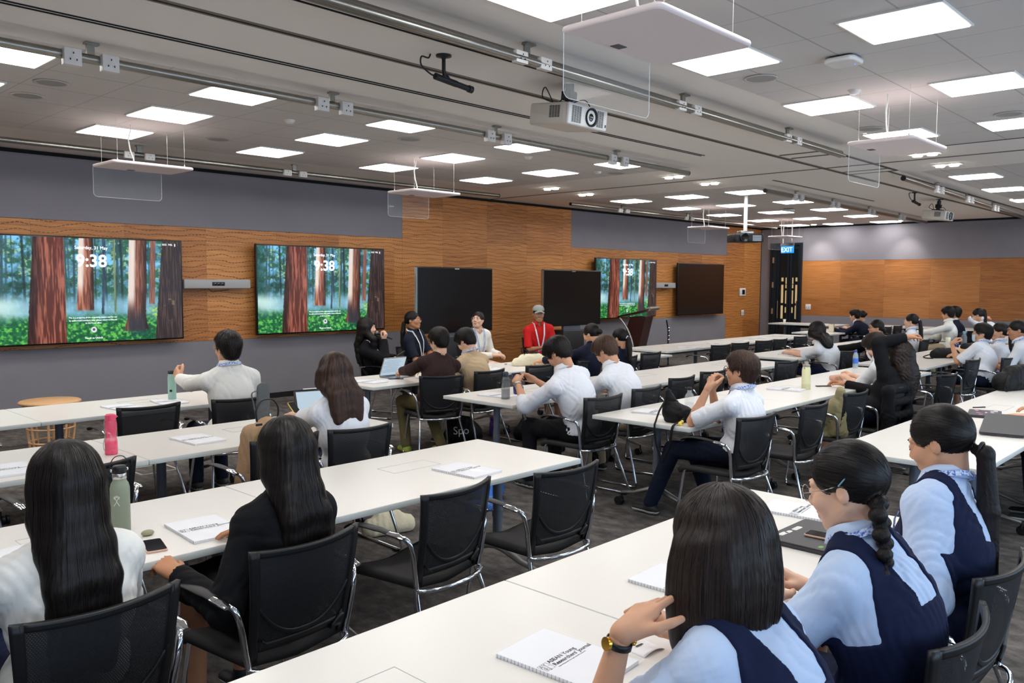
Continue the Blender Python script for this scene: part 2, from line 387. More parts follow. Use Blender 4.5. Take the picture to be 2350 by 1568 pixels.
mb = MB(); mb.box((26.2, 10.2, 1.7), (.1, 6, 3.6)); mb.box((24.4, 13.1, 1.7), (3.6, .1, 3.6)); mb.box((24.4, 10.2, 3.45), (3.7, 6, .1)); mb.box((24.4, 7.2, 1.7), (3.6, .1, 3.6))
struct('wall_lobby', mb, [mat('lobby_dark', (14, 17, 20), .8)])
lat = MB(); M_LIT = mat('lit_lattice', (255, 214, 150), .6, emit=(240, 205, 150), estr=1.3)
for c0 in (11.43, 11.9):
    for i, dy in enumerate((0, .14, .28)):
        zs = ((.95, .18), (1.2, .1), (1.4, .34), (1.7, .12), (1.88, .2)) if i != 1 else ((.88, .42), (1.22, .1), (1.5, .5), (1.92, .12))
        for z, h_ in zs: lat.rbox((25.3, c0+dy, z), (.02, .07, h_), .01, 2)
tag(lat.build('lobby_screen', [M_LIT]), 'warmly lit lattice screen of upright dashes seen through the glass door', 'screen')

# ================================================================== CEILING EQUIPMENT
def make_panel_light():
    r = empty('ceiling_light', label='square white recessed ceiling light', cat='ceiling light', group='square ceiling lights')
    f = MB()
    for sx, sy, w, d in ((0, .295, .61, .02), (0, -.295, .61, .02), (.295, 0, .02, .57), (-.295, 0, .02, .57)): f.box((sx, sy, -.006), (w, d, .012))
    f.build('frame', M_WHITE, r)
    MB().box((0, 0, -.009), (.572, .572, .016)).build('diffuser', M_LED, r)
    return r
PL = Kind(make_panel_light())
near = [(x, y) for x in (1.85, 3.62, 5.46, 7.3, 9.2) for y in (6.65, 7.96, 9.28)]
for i, (x, y) in enumerate(near + [(0.0, 6.65), (0, 7.96), (0, 9.28), (-1.8, 6.65), (-1.8, 7.96), (-1.8, 9.28)]):
    c = ['first', 'second', 'third', 'fourth', 'fifth'][min(4, i//3)]; rw = ['along the socket rail', 'in the middle row', 'in the row nearest the screen wall'][i % 3]
    PL.put((x, y, H-.004), 0, 'square ceiling light, left field, %s column, %s' % (c, rw) if i < 15 else 'square ceiling light in the left tiled field beyond the picture edge')
for i, (x, y, w) in enumerate(((3.62, 3.1, 'cut by the top edge of the picture'), (5.43, 3.08, 'partly hidden by the largest hanging plate'), (5.43, 1.84, 'brightest one in the top right corner'), (7.42, 3.14, 'beside the white access point'), (7.45, 1.93, 'cut close to the right edge, upper one'),
        (9.38, 3.18, 'showing above the second hanging plate'), (9.45, 2.1, 'cut by the right picture edge near a speaker grille'), (3.6, 1.84, 'out of view above the camera'), (1.8, 3.1, 'out of view above the camera'), (1.8, 1.84, 'out of view above the camera'), (5.43, .5, 'out of view'), (7.4, .6, 'out of view'), (9.4, .7, 'out of view'), (3.6, -1.0, 'out of view'), (7.4, -1.0, 'out of view'), (0, 1.84, 'out of view'), (0, 3.1, 'out of view'), (0, .5, 'out of view'))):
    PL.put((x, y, H-.004), 0, 'square ceiling light, right tiled field, ' + w)
farl = [(13.38, 9.5), (13.4, 8.27), (13.42, 7.06), (15.4, 9.63), (15.5, 8.42), (15.55, 7.22), (17.5, 9.8), (17.56, 8.55), (17.62, 7.38), (19.65, 9.92), (19.75, 8.75), (19.78, 7.53), (21.75, 10.05), (21.95, 8.95), (22.0, 7.75)]
for i, (x, y) in enumerate(farl):
    PL.put((x, y, H-.004), 0, 'small far ceiling light, %s column past cross slot, %s row from screen wall' % (['first', 'second', 'third', 'fourth', 'fifth'][i//3], ['first', 'second', 'third'][i % 3]))
for i, (x, y) in enumerate(((13.67, 3.55), (15.8, 3.65), (18.1, 3.75), (20.3, 3.75), (13.6, 2.3), (15.8, 2.3), (18.1, 2.3), (20.3, 2.3), (13.6, 1.0), (17.5, 1.0))):
    PL.put((x, y, H-.004), 0, ['far ceiling light at the right picture edge, nearest of the far right field', 'second far ceiling light down the right picture edge', 'third far ceiling light down the right picture edge, cut off', 'last far ceiling light at the right picture edge'][i] if i < 4 else 'far ceiling light beyond the right picture edge')
# twin downlights
def make_twin():
    r = empty('twin_downlight', label='twin round downlight', cat='downlight', group='twin downlights')
    MB().box((0, 0, -.004), (.15, .36, .008)).build('trim_plate', M_WHITE, r)
    for s in (-1, 1): MB().lathe([(.001, -.03), (.055, -.03), (.062, -.005)], 16, (0, s*.085, 0)).build('lamp', M_SPOT, r)
    return r
TD = Kind(make_twin())
for (x, y), l in zip(((10.72, 9.25), (11.85, 9.4), (10.77, 6.88), (11.85, 6.9), (10.95, 3.42), (12.12, 3.5)), ('near the wood field, on the near side of the cross slot', 'past the cross slot by the wall rail end', 'near side of the cross slot, end of the long socket rail', 'far side of the cross slot, before the far lights', 'under the tip of the second hanging plate', 'past the cross slot, right of the second hanging plate')):
    TD.put((x, y, H-.002), 0, 'twin round downlight ' + l)
def make_wash():
    r = empty('wall_washer', label='small wall washer downlight', cat='downlight', group='wall washers')
    MB().lathe([(.09, -.006), (.09, 0)], 20).build('trim_ring', M_WHITE, r); MB().lathe([(.001, -.012), (.06, -.012), (.07, -.006)], 16).build('lamp', M_SPOT, r); return r
WK = Kind(make_wash())
for y, l in ((9.6, 'above the exit door side of the end wall'), (7.35, 'lighting the second bright patch on the end wall')):
    WK.put((21.95, y, H), 0, 'small wall washer downlight ' + l)
    s = bpy.data.lights.new('wall_wash', 'SPOT'); s.energy = 55; s.spot_size = R(72); s.spot_blend = .9; s.shadow_soft_size = .05; s.color = (1, .95, .88)
    so = bpy.data.objects.new('wall_wash', s); COL.objects.link(so); so.location = (21.9, y, H-.05); so.rotation_euler = (0, R(-26), 0)
# rails
def rail(x0, x1, y, z, r, label, boxes, two=False, y1=None):
    root = empty('ceiling_rail', (x0, y, z), 0, label, 'rail', 'galvanised rails under the ceiling')
    L = x1-x0; y1 = (y1 or y)-y
    MB().cyl((0, 0, 0), (L, y1, 0), r, 14).build('pipe', M_GALV, root)
    if two: MB().cyl((0, -.055, -.025), (L, y1-.055, -.025), r*.55, 10).build('slim_pipe', M_GALV, root)
    MB().cyl((-.012, 0, 0), (0.004, 0, 0), r*1.02, 14).build('end_cap', M_BLACK, root)
    MB().cyl((L-.004, y1, 0), (L+.012, y1, 0), r*1.02, 14).build('end_cap', M_BLACK, root)
    for bx in boxes:
        k = (bx-x0)/L; b = MB(); b.box((bx-x0, y1*k+.02, .05), (.05, .02, .12)); b.box((bx-x0, y1*k, .1), (.09, .05, .012)); b.build('hanger', M_GALV, root)
    return root
def make_socketbox():
    r = empty('socket_box', label='white socket box on a rail', cat='socket box', group='white socket boxes along the rails')
    f = mat('socket_white', (214, 210, 206), .5)
    b = MB().box((0, 0, 0), (.11, .06, .11), .004).build('box', f, r)
    for dx, dz in ((0, .022), (-.02, -.02), (.02, -.02)): MB().box((dx, -.038, dz), (.006, .004, .012)).build('socket_slot', M_INK, r)
    return r
SK = Kind(make_socketbox())
M_RAILS = ((-2.5, 9.9, 5.93, 3.27, .031, 'long galvanised rail with white socket boxes along the left tiled field', (2.2, 4.15, 6.15, 8.25), 6.1, 'on the long socket rail'),
           (-2.5, 9.6, 3.72, 3.27, .04, 'thick galvanised rail running diagonally above the projector', (4.2, 6.2, 8.25), 3.92, 'on the thick rail above the projector'),
           (-2.5, 10.3, 10.03, 3.27, .03, 'thin galvanised rail close to the screen wall, left half', (4.2, 6.3), 10.08, 'on the thin rail by the screen wall'),
           (12.66, 21.6, 6.36, 3.28, .036, 'far galvanised rail with boxes, ending in a black cap near a far light', (13.9, 15.6, 17.6, 19.6), 6.66, 'on the far middle rail'),
           (12.45, 22.3, 4.16, 3.28, .036, 'far galvanised rail right of the far projector, ending in a black cap', (14.2, 16.2, 18.3), 4.6, 'on the far right rail'),
           (12.27, 21.2, 10.1, 3.27, .03, 'thin galvanised rail close to the screen wall, far half', (14.0, 16.6), 10.3, 'on the far thin wall rail'))
for (a, b, y, z, r_, l, bxs, y1, wh) in M_RAILS:
    rail(a, b, y, z, r_, l, bxs, r_ > .038, y1)
    for k, bx in enumerate(bxs):
        yy = y + (y1-y)*(bx-a)/(b-a)
        od = ['first', 'second', 'third', 'fourth'][k]
        for s, w in ((-.14, 'left box'), (.1, 'right box')):
            sb = SK.put((bx+s, yy-.01-r_, z-.02), 0, 'white socket box %s, %s pair, %s' % (wh, od, w))
            if y > 9 or r_ > .038: sb.scale = (1, .8, .7)
# speaker grilles, detectors
def make_grille():
    r = empty('speaker_grille', label='round speaker grille', cat='speaker', group='round ceiling speakers'); MB().lathe([(.13, -.004), (.128, -.009), (.11, -.009), (.108, -.005), (.001, -.005)], 28, cap=False).build('ring', mat('grille_ring', (196, 190, 186), .6), r)
    MB().lathe([(.107, -.007), (.001, -.008)], 28, cap=False).build('grille_cloth', mat('grille_cloth', (160, 158, 154), .9, bump=.3, bscale=300), r); return r
GK = Kind(make_grille())
for (x, y), l in zip(((2.4, 7.4), (2.42, 8.06), (6.11, 3.13), (8.82, 3.29), (8.92, 2.06), (6.04, 7.3), (9.9, 7.3), (4.6, 8.9)), ('upper one by the left edge of the picture', 'lower one by the left edge of the picture', 'below the big bright light by the access point', 'left of the second hanging plate cables', 'at the right edge of the picture', 'between two lights in the middle of the left field', 'by the end of the left tiled field', 'near the screen wall in the left field')):
    GK.put((x, y, H-.004), 0, 'round recessed ceiling speaker grille ' + l)
def make_det():
    r = empty('smoke_detector', label='small round detector', cat='detector', group='small ceiling detectors'); MB().lathe([(.05, 0), (.05, -.012), (.035, -.03), (.001, -.034)], 20, cap=False).build('dome', M_WHITEP, r); MB().lathe([(.056, 0), (.056, -.004)], 20).build('mounting_plate', M_WHITEP, r); return r
DK = Kind(make_det())
from_px = [(7.0, 2.75, 'right of the access point'), (4.55, 7.35, 'between the big left lights'), (9.6, 7.4, 'past the last left lights'), (7.9, 7.2, 'mid left field')]
for x, y, l in from_px: DK.put((x, y, H-.004), 0, 'small white round detector on the ceiling ' + l)
# access points
def access_point(loc, label):
    r = empty('access_point', loc, R(0), label, 'access point', 'ceiling access points')
    MB().rbox((0, 0, -.03), (.22, .22, .035), .05, 5, r2=.012).build('housing', M_WHITEP, r); MB().rbox((0, 0, -.006), (.17, .17, .012), .03, 4).build('backplate', M_BLACK, r)
    MB().lathe([(.001, -.001), (.005, 0)], 10, (.05, -.06, -.049)).build('status_light', mat('led_blue', (40, 90, 255), .5, emit=(60, 110, 255), estr=4), r)
access_point((5.95, 2.42, H-.004), 'white square wireless access point with a small blue light under the ceiling')
access_point((17.0, 8.0, H-.004), 'far white access point under the ceiling among the small far lights')
access_point((4.55, 1.3, H-.004), 'access point at the top picture edge right of the large hanging plate')
# hanging acoustic plates with clear vanes
def make_hang():
    r = empty('hanging_plate', label='hanging plate', cat='hanging plate', group='suspended white plates with clear vanes')
    MB().rbox((0, 0, 0), (.83, .56, .03), .05, 5, r2=.014).build('plate', M_PINKW, r)
    pv = MB(); w, h_ = .70, .31; rr = .04
    pts = [(-w/2, -.016), (w/2, -.016)] + [(w/2-rr+rr*math.cos(a), -h_+rr-rr*math.sin(a)) for a in (0, .5, 1.05, PI/2)] + [(-w/2+rr-rr*math.sin(a), -h_+rr-rr*math.cos(a)) for a in (0, .5, 1.05, PI/2)]
    pv.prism([(a-.06, b) for a, b in pts], .245, .251, 'y'); pv.build('clear_vane', M_GLASS, r)
    ed = MB(); ed.tube([(a-.06, .248, b) for a, b in pts[1:]]+[(-w/2-.06, .248, -.016)], .0022, 5); ed.build('vane_edge', mat('vane_edge', (235, 238, 238), .2, alpha=.55), r)
    MB().box((-.05, .2, -.0165), (.07, .05, .004)).build('vent_slot', mat('vent_grey', (96, 92, 96), .7), r)
    for x in (-.34, .34):
        for y in (-.2, .2):
            c = MB().cyl((x, y, .015), (x, y, .43), .0016, 5); c.lathe([(.008, .013), (.004, .04)], 8, (x, y, 0)); c.build('suspension_cable', M_STEEL, r)
    c = MB().tube([(-.08, .06, .015), (-.075, .06, .08), (-.11, .06, .18), (-.125, .06, .28), (-.1, .06, .37), (-.1, .06, .43)], .007, 8); c.build('power_cord', M_WHITEP, r); return r
HK = Kind(make_hang())
for (x, y), l in zip(((3.42, 2.28), (7.43, 2.54), (3.68, 8.72), (7.22, 8.43), (15.65, 9.12), (19.9, 9.42), (11.8, 2.0)), ('largest suspended white plate with a clear vane at the top of the picture', 'suspended white plate with clear vane at the right, over the twin downlights', 'suspended white plate with clear vane above the leftmost lit screen', 'suspended white plate with clear vane in front of the wood field', 'small far suspended plate left of the black hanging projector', 'farthest small suspended plate above the exit sign', 'suspended plate just cut by the right picture edge')):
    HK.put((x, y, 2.95), 0, l)
# white projectors
def make_proj():
    r = empty('projector', label='white projector', cat='projector', group='white ceiling projectors')
    b = MB().rbox((0, .2, 0), (.5, .4, .17), .035, 5, r2=.02); b.build('body', mat('projector_shell', (214, 206, 196), .45), r)
    MB().rbox((0, -.005, 0), (.495, .03, .165), .012, 3).build('front_panel', M_WHITEP, r)
    for x0 in (-.15, .165):
        v = MB()
        for i in range(4 if x0 < 0 else 3):
            for j in range(15): v.box((x0-.045+i*.03, -.021, -.06+j*.0085), (.024, .003, .005))
        v.build('air_vent', mat('vent_dark', (58, 56, 52), .8), r)
    v = MB()
    for i in range(4):
        for j in range(10): v.box((-.2515, .08+i*.028, -.03+j*.0095), (.003, .022, .0055))
    v.build('side_vent', mat('vent_dark', (58, 56, 52), .8), r)
    lens = MB(); Ml = Matrix.Translation((.035, -.02, .0)) @ Matrix.Rotation(R(90), 4, 'X')
    lens.lathe([(.072, -.005), (.074, .012), (.066, .016), (.06, .004), (.05, -.004)], 28, M=Ml, cap=False); lens.lathe([(.05, -.002), (.001, -.002)], 24, M=Ml, cap=False); q = lens.build('lens_ring', M_BLACK, r)
    MB().ell((.035, -.012, 0), (.042, .012, .042), 20, 12).build('lens_glass', mat('lens_glass', (10, 12, 20), .04, spec=1), q)
    MB().box((.225, -.021, -.045), (.012, .003, .022)).build('label', M_INK, r)
    m = MB(); m.box((.0, .2, .1), (.2, .16, .02)); m.cyl((0, .2, .1), (0, .2, .27), .035, 16); m.box((0, .2, .17), (.09, .09, .07)); m.lathe([(.07, .295), (.07, .31)], 20, (0, .2, 0)); m.cyl((0, .2, .26), (0, .2, .31), .02, 12); m.build('ceiling_mount', M_BLACK, r)
    for pts in (([(-.05, .25, .1), (-.2, .3, .13), (-.25, .24, .2), (-.16, .22, .09)]), ([(-.1, .22, .1), (-.1, .18, .15), (-.06, .2, .3)]), ([(.05, .22, .12), (.15, .16, .16), (.16, .1, .1), (.1, .06, .07)])):
        MB().tube(smooth_path(pts, 20), .005, 6).build('cable', M_BLACK, r)
    return r
def smooth_path(P, n=24):
    P = [Vector(p) for p in P]; out = []
    Q = [P[0]*2-P[1]] + P + [P[-1]*2-P[-2]]
    for i in range(1, len(Q)-2):
        k = max(2, n//(len(P)-1))
        for j in range(k):
            t = j/k; a, b, c, d = Q[i-1:i+3]
            out.append(.5*((2*b)+(c-a)*t+(2*a-5*b+4*c-d)*t*t+(3*b-a-3*c+d)*t**3))
    out.append(P[-1]); return out
PK = Kind(make_proj())
p = PK.put((5.29, 4.2, 3.1), 0, 'white ceiling projector with a large black lens under the middle of the ceiling'); p.rotation_euler = (R(6), 0, 0)
p = PK.put((17.0, 4.85, 3.06), 0, 'far white ceiling projector near the end wall'); p.rotation_euler = (R(6), 0, 0)
# black projector on a white drop pole
r = empty('pole_projector', (13.9, 7.35, H), R(-40), 'black projector hanging on a white pole in front of the wood end field', 'projector')
MB().cyl((0, 0, 0), (0, 0, -.66), .035, 18).build('drop_pole', M_WHITE, r)
MB().rbox((0, 0, -.78), (.56, .4, .15), .05, 5, r2=.02).build('body', mat('projector_black', (32, 32, 35), .4), r)
MB().box((0, 0, -.675), (.24, .2, .05), .005).build('mount_bracket', M_STEEL, r)
b = MB(); Ml = Matrix.Translation((-.1, -.2, -.78)) @ Matrix.Rotation(R(90), 4, 'X'); b.lathe([(.085, 0), (.088, .045), (.07, .06), (.06, .03), (.001, .02)], 26, M=Ml, cap=False); b.build('lens_ring', M_BLACK, r)
b = MB()
for i in range(6): b.box((.14, -.203, -.83+i*.018), (.16, .004, .008))
b.build('air_vent', M_STEEL, r)
# hanging microphones
def make_mic():
    r = empty('hanging_microphone', label='microphone', cat='microphone', group='black ceiling microphones')
    MB().lathe([(.055, 0), (.055, -.012), (.02, -.018), (.014, -.03)], 24).build('ceiling_plate', M_BLACK, r)
    b = MB(); b.cyl((0, 0, -.02), (0, 0, -.12), .014, 12); b.tube([(0, 0, -.11), (.012, 0, -.15), (.035, 0, -.17)], .016, 10); b.tube([(0, 0, -.11), (.03, 0, -.13), (.07, 0, -.165)], .006, 8); b.build('swivel', M_BLACK, r)
    b = MB(); b.cyl((-.08, 0, -.16), (.12, 0, -.18), .0235, 18); b.cyl((.115, 0, -.1795), (.25, 0, -.193), .021, 18); b.cyl((.24, 0, -.192), (.275, 0, -.1955), .026, 18); b.build('capsule_tube', mat('mic_black', (16, 16, 18), .5), r)
    MB().tube(smooth_path([(-.08, 0, -.16), (-.13, 0, -.15), (-.19, .02, -.1), (-.17, .04, -.035), (-.1, .05, -.03), (-.08, .05, .0)], 24), .006, 8).build('cable', M_BLACK, r); return r
MK = Kind(make_mic()); MK.put((4.01, 4.47, H), 0, 'black tube microphone hanging from the plain ceiling by a swivel, nearest'); MK.put((15.4, 4.95, H), 0, 'far black hanging microphone before the far projector')
# exit sign
r = empty('exit_sign', (20.45, 9.62, 2.57), R(-12), 'hanging blue EXIT sign in front of the glass door', 'sign')
MB().box((0, 0, .09), (.05, .36, .18), .004).build('sign_panel', mat('exit_blue', (40, 150, 235), .4, emit=(40, 150, 235), estr=.75), r)
MB().box((0, 0, .215), (.07, .38, .07), .004).build('housing', mat('sign_grey', (128, 128, 130), .5), r)
for y in (-.13, .14): MB().cyl((0, y, .24), (0, y, H-2.57), .012, 10).build('drop_rod', M_WHITE, r)
text('EXIT', .17, mat('exit_white', (255, 255, 255), .5, emit=(255, 255, 255), estr=.9), r, (-.027, 0, .028), (R(90), 0, R(-90)), align='CENTER', ext=.001)

# ================================================================== SCREENS AND THINGS BY THE WALL
def forest_mesh():
    """a forest picture as colours on a fine grid: generic woodland of tall trunks in mist"""
    w, h = 420, 236
    rs = np.random.RandomState(5)
    def vn(sx, sy, seed, octv=3):
        out = np.zeros((h, w)); amp = 1; tot = 0
        for o_ in range(octv):
            gx, gy = max(2, int(sx*2**o_))+2, max(2, int(sy*2**o_))+2
            G = np.random.RandomState(seed+o_*17).rand(gy+1, gx+1)
            X = np.linspace(0, gx-1e-6, w); Y = np.linspace(0, gy-1e-6, h); xi = X.astype(int); yi = Y.astype(int); fx = X-xi; fy = (Y-yi)[:, None]
            fx = fx*fx*(3-2*fx); fy = fy*fy*(3-2*fy)
            a = G[np.ix_(yi, xi)]*(1-fx)+G[np.ix_(yi, xi+1)]*fx; b = G[np.ix_(yi+1, xi)]*(1-fx)+G[np.ix_(yi+1, xi+1)]*fx
            out += amp*(a*(1-fy)+b*fy); tot += amp; amp *= .55
        return out/tot
    U, V = np.meshgrid(np.linspace(0, 1, w), np.linspace(0, 1, h))
    C = lambda *c: np.array(c, float)/255
    ss = lambda a, b, x: (lambda t: t*t*(3-2*t))(np.clip((x-a)/(b-a), 0, 1))
    def mixc(img, col, m): return img*(1-m[..., None])+col*m[..., None]
    img = np.zeros((h, w, 3)) + C(74, 128, 150)
    sky = vn(9, 7, 3); img = mixc(img, C(120, 190, 240), ss(.45, .62, sky)*ss(.6, .2, V))
    fol = vn(34, 20, 9, 4); fol2 = vn(60, 50, 21, 3)
    img = mixc(img, C(38, 84, 62), ss(.42, .6, fol)*.9); img = mixc(img, C(160, 198, 150), ss(.58, .72, fol2)*.75*ss(.75, .3, V)); img = mixc(img, C(18, 52, 46), ss(.55, .72, vn(18, 9, 41, 4))*.8)
    img = mixc(img, C(16, 60, 50), ss(.09, .02, U)*.7)
    for i in range(34):                                                     # thin far stems
        x = rs.rand(); wd = .0018+.004*rs.rand(); m = ss(wd*1.6, wd*.6, np.abs(U-x-(V-.5)*.012*rs.randn()))*ss(.75, .62, V); img = mixc(img, C(34, 54, 60)*(.7+.9*rs.rand()), m*.8)
    mist = ss(.5, .66, V)*ss(.92, .68, V); img = mixc(img, C(150, 200, 226), mist*(.35+.65*vn(5, 6, 77))*.95)
    ray = ss(.34, 0, np.abs((V-.62)-(U-.02)*.9+.02))*ss(.24, .0, U)*ss(.5, .64, V); img = mixc(img, C(214, 236, 220), ray*.75)
    und = ss(.70, .84, V+.08*(vn(14, 4, 55)-.5)); leaf = vn(70, 46, 61, 3)
    img = mixc(img, C(30, 104, 56), und); img = mixc(img, C(104, 190, 80), und*ss(.52, .68, leaf)*.85); img = mixc(img, C(14, 70, 44), und*ss(.5, .3, leaf)*.8)
    img = mixc(img, C(170, 226, 60), ss(.06, .02, np.hypot((U-.85)*1.0, (V-.72)*.7))*.8*ss(.3, .6, leaf))
    img = mixc(img, C(20, 60, 70), ss(.1, .0, np.hypot(U-.75, (V-.9)*.8))*.7)
    def trunk(xc, w0, w1, v1, base, hi, sh, seed, flare=0, litside=None):
        nonlocal img
        t = V/v1; hw = (w0+(w1-w0)*t+flare*np.clip(t-.8, 0, 1)**2*8)/2; xr = xc-(V*.02 if w1 > w0 else 0)
        d = (U-xr)/hw; m = ss(1.02, .96, np.abs(d)+(vn(60, 60, seed)-.5)*.08)*ss(v1+.015, v1-.01, V+.02*(vn(50, 3, seed)-.5))
        st = vn(150, 5, seed+1, 3); c = base[None, None]*(1-ss(.4, .7, st)[..., None])+hi[None, None]*ss(.4, .7, st)[..., None]
        c = c*(1-.6*ss(.2, 1, d if litside == 'l' else -d)[..., None]) if sh else c
        if litside == 'l': c = mixc(c, C(232, 222, 214), ss(-.1, -.45, d)*.85*ss(.85, .6, t))
        img = img*(1-m[..., None])+c*m[..., None]
    trunk(.475, .075, .09, .69, C(104, 54, 42), C(176, 116, 92), True, 101, 0, 'l')
    trunk(.567, .012, .014, .73, C(40, 56, 74), C(62, 84, 100), False, 111); trunk(.62, .012, .012, .72, C(90, 110, 80), C(130, 150, 110), False, 113)
    trunk(.838, .03, .034, .64, C(110, 74, 64), C(140, 100, 84), False, 117)
    trunk(.752, .098, .105, .9, C(96, 58, 48), C(150, 98, 80), True, 121, .12, 'l')
    img = mixc(img, C(40, 46, 58), ss(.6, .86, V)*ss(.055, .04, np.abs(U-.735))*ss(.95, .88, V)*.8)
    trunk(.955, .13, .2, 1.1, C(44, 34, 36), C(74, 58, 52), False, 131)
    img = mixc(img, C(170, 140, 100), ss(.62, .8, vn(40, 40, 137, 2))*ss(.88, .92, U)*ss(.98, .93, U)*ss(.55, .62, V)*ss(.85, .75, V)*.6)
    trunk(.287, .15, .2, 1.1, C(84, 38, 28), C(158, 92, 74), True, 141)
    cr = np.hypot((U-.502), (V-.885)*.568); img = mixc(img, C(212, 214, 222), ss(.0165, .0145, cr)); img = mixc(img, C(70, 66, 84), ss(.008, .006, np.hypot(U-.502, (V-.885)*.568+.001)))
    img = np.clip(img, 0, 1); li = np.where(img <= .04045, img/12.92, ((img+.055)/1.055)**2.4)
    me = bpy.data.meshes.new('screen_picture'); nx, ny = w, h
    xs = np.linspace(-1.165, 1.165, nx); zs = np.linspace(.655, -.655, ny)
    X, Z = np.meshgrid(xs, zs); co = np.stack([X, np.zeros_like(X), Z], -1).reshape(-1, 3)
    i0 = (np.arange(ny-1)[:, None]*nx+np.arange(nx-1)[None]).ravel(); q = np.stack([i0, i0+nx, i0+nx+1, i0+1], -1)
    me.vertices.add(len(co)); me.vertices.foreach_set('co', co.ravel()); me.loops.add(q.size); me.loops.foreach_set('vertex_index', q.ravel())
    me.polygons.add(len(q)); me.polygons.foreach_set('loop_start', np.arange(0, q.size, 4)); me.polygons.foreach_set('loop_total', np.full(len(q), 4)); me.update()
    ca = me.color_attributes.new('picture', 'FLOAT_COLOR', 'POINT'); ca.data.foreach_set('color', np.concatenate([li.reshape(-1, 3), np.ones((nx*ny, 1))], 1).ravel())
    g = NG('screen_image'); a = g.N.new('ShaderNodeAttribute'); a.attribute_name = 'picture'; g.b.inputs['Base Color'].default_value = (.01, .01, .01, 1); g.b.inputs['Roughness'].default_value = .25
    g.L.new(a.outputs['Color'], g.b.inputs['Emission Color']); g.b.inputs['Emission Strength'].default_value = 1.25; g.b.inputs['Specular IOR Level'].default_value = .2
    me.materials.append(g.m); return me
FOREST = forest_mesh(); M_LCDW = mat('screen_text', (255, 255, 255), .5, emit=(235, 245, 255), estr=1.2)
def make_tv(lit):
    r = empty('wall_display', label='display', cat='display')
    b = MB(); b.box((0, .02, 0), (2.37, .05, 1.35), .006); b.box((0, .07, -.1), (.7, .08, .6)); b.build('housing', mat('display_black', (13, 13, 14), .35), r)
    if lit:
        o = bpy.data.objects.new('lit_screen', FOREST); COL.objects.link(o); o.parent = r; o.location = (0, -.0075, 0)
        text('9:38', .22, M_LCDW, r, (0, -.012, .30), (R(90), 0, 0), 'clock_digits', 'CENTER', .0005, .0035)
        text('Saturday, 31 May', .058, M_LCDW, r, (0, -.012, .52), (R(90), 0, 0), 'date_lettering', 'CENTER', .0005)
        for i, s in enumerate(('This is a property of the organising centre and for use', 'by authorised members only, please return it if found', 'to the front office')):
            text(s, .027, M_LCDW, r, (0, -.012, -.355-.036*i), (R(90), 0, 0), 'notice_lettering', 'CENTER', .0004)
        text('Touch to Unlock', .032, M_LCDW, r, (0, -.012, -.62), (R(90), 0, 0), 'prompt_lettering', 'CENTER', .0004)
        text('8:55  74%  ▮', .034, M_LCDW, r, (1.1, -.012, .60), (R(90), 0, 0), 'status_lettering', 'RIGHT', .0004)
    else: MB().box((0, -.006, 0), (2.33, .004, 1.31)).build('dark_screen', M_SCREENOFF, r)
    return r
T1 = Kind(make_tv(True)); TZ = 1.662
for x, l in ((4.03, 'leftmost lit forest display, cut by the left picture edge'), (7.515, 'second lit forest display, behind the seated speaker with a microphone'), (15.67, 'farthest lit forest display, partly behind the lectern and a dark board')):
    T1.put((x, 11.2, TZ), 0, l, 'lit wall displays')
T2 = make_tv(False); T2.location = (18.93, 11.2, 1.635); T2.scale = (.955, 1, .97); T2['label'] = 'switched off black wall display at the far end of the screen wall'
def make_bar():
    r = empty('sound_bar', label='sound bar', cat='sound bar', group='wall sound bars')
    MB().rbox((0, 0, 0), (1.0, .09, .13), .012, 3).build('housing', mat('bar_grey', (168, 166, 166), .6, bump=.3, bscale=300), r)
    MB().rbox((0, -.045, .0), (.19, .01, .055), .004, 2).build('camera_window', M_BLACK, r)
    b = MB()
    for x in (-.05, 0, .06): b.lathe([(.016, 0), (.001, .003)], 14, M=Matrix.Translation((x, -.0505, 0)) @ Matrix.Rotation(R(90), 4, 'X'), cap=False)
    b.build('camera_lens', mat('lens_glass', (10, 12, 20), .04, spec=1), r)
    MB().tube(smooth_path([(-.12, .04, -.06), (-.06, .03, -.11), (.04, .04, -.1), (.2, .04, -.085)], 16), .005, 6).build('cable', M_BLACK, r); return r
SBK = Kind(make_bar()); SBK.put((5.74, 11.24, 1.745), 0, 'light grey sound bar with camera between the two large lit displays'); q = SBK.put((17.28, 11.24, 1.73), 0, 'small far grey sound bar between a lit and a dark display'); q.scale = (.84, 1, 1)
def make_board(h0):
    r = empty('interactive_board', label='board', cat='interactive board', group='dark boards on floor stands')
    w, h_ = 1.72, 1.08
    b = MB(); b.rbox((0, 0, 1.49), (w, .07, h_), .012, 3); b.build('housing', mat('board_edge', (40, 40, 42), .3, .4), r)
    MB().box((0, -.037, 1.485), (w-.03, .004, h_-.03)).build('dark_screen', M_SCREENOFF, r)
    b = MB(); b.box((-w/2-.004, 0, 1.49), (.012, .05, h_-.02)); b.box((0, -.041, 2.005), (.1, .006, .02)); b.build('trim_strip', M_STEEL, r)
    s = MB(); s.box((0, .02, .93), (.5, .06, .2)); s.build('mount_plate', mat('stand_grey', (92, 96, 104), .5), r)
    s = MB(); s.rbox((0, .08, .52), (.62, .3, .7), .02, 3); s.build('cabinet', mat('stand_black', (30, 30, 33), .45), r)
    s = MB(); s.box((0, .0, .1), (1.1, .6, .05), .01); s.build('base', M_BLACK, r)
    for x in (-.5, .5):
        for y in (-.25, .25): MB().cyl((x-.012, y, .037), (x+.012, y, .037), .037, 14).build('caster', M_BLACK, r)
    return r
BK = Kind(make_board(0)); BK.put((9.42, 10.22, 0), R(1), 'dark interactive board on a stand behind the seated panel, reflecting the red shirt'); BK.put((12.58, 10.3, 0), R(-1), 'dark interactive board on a stand between the man in red and the lectern')
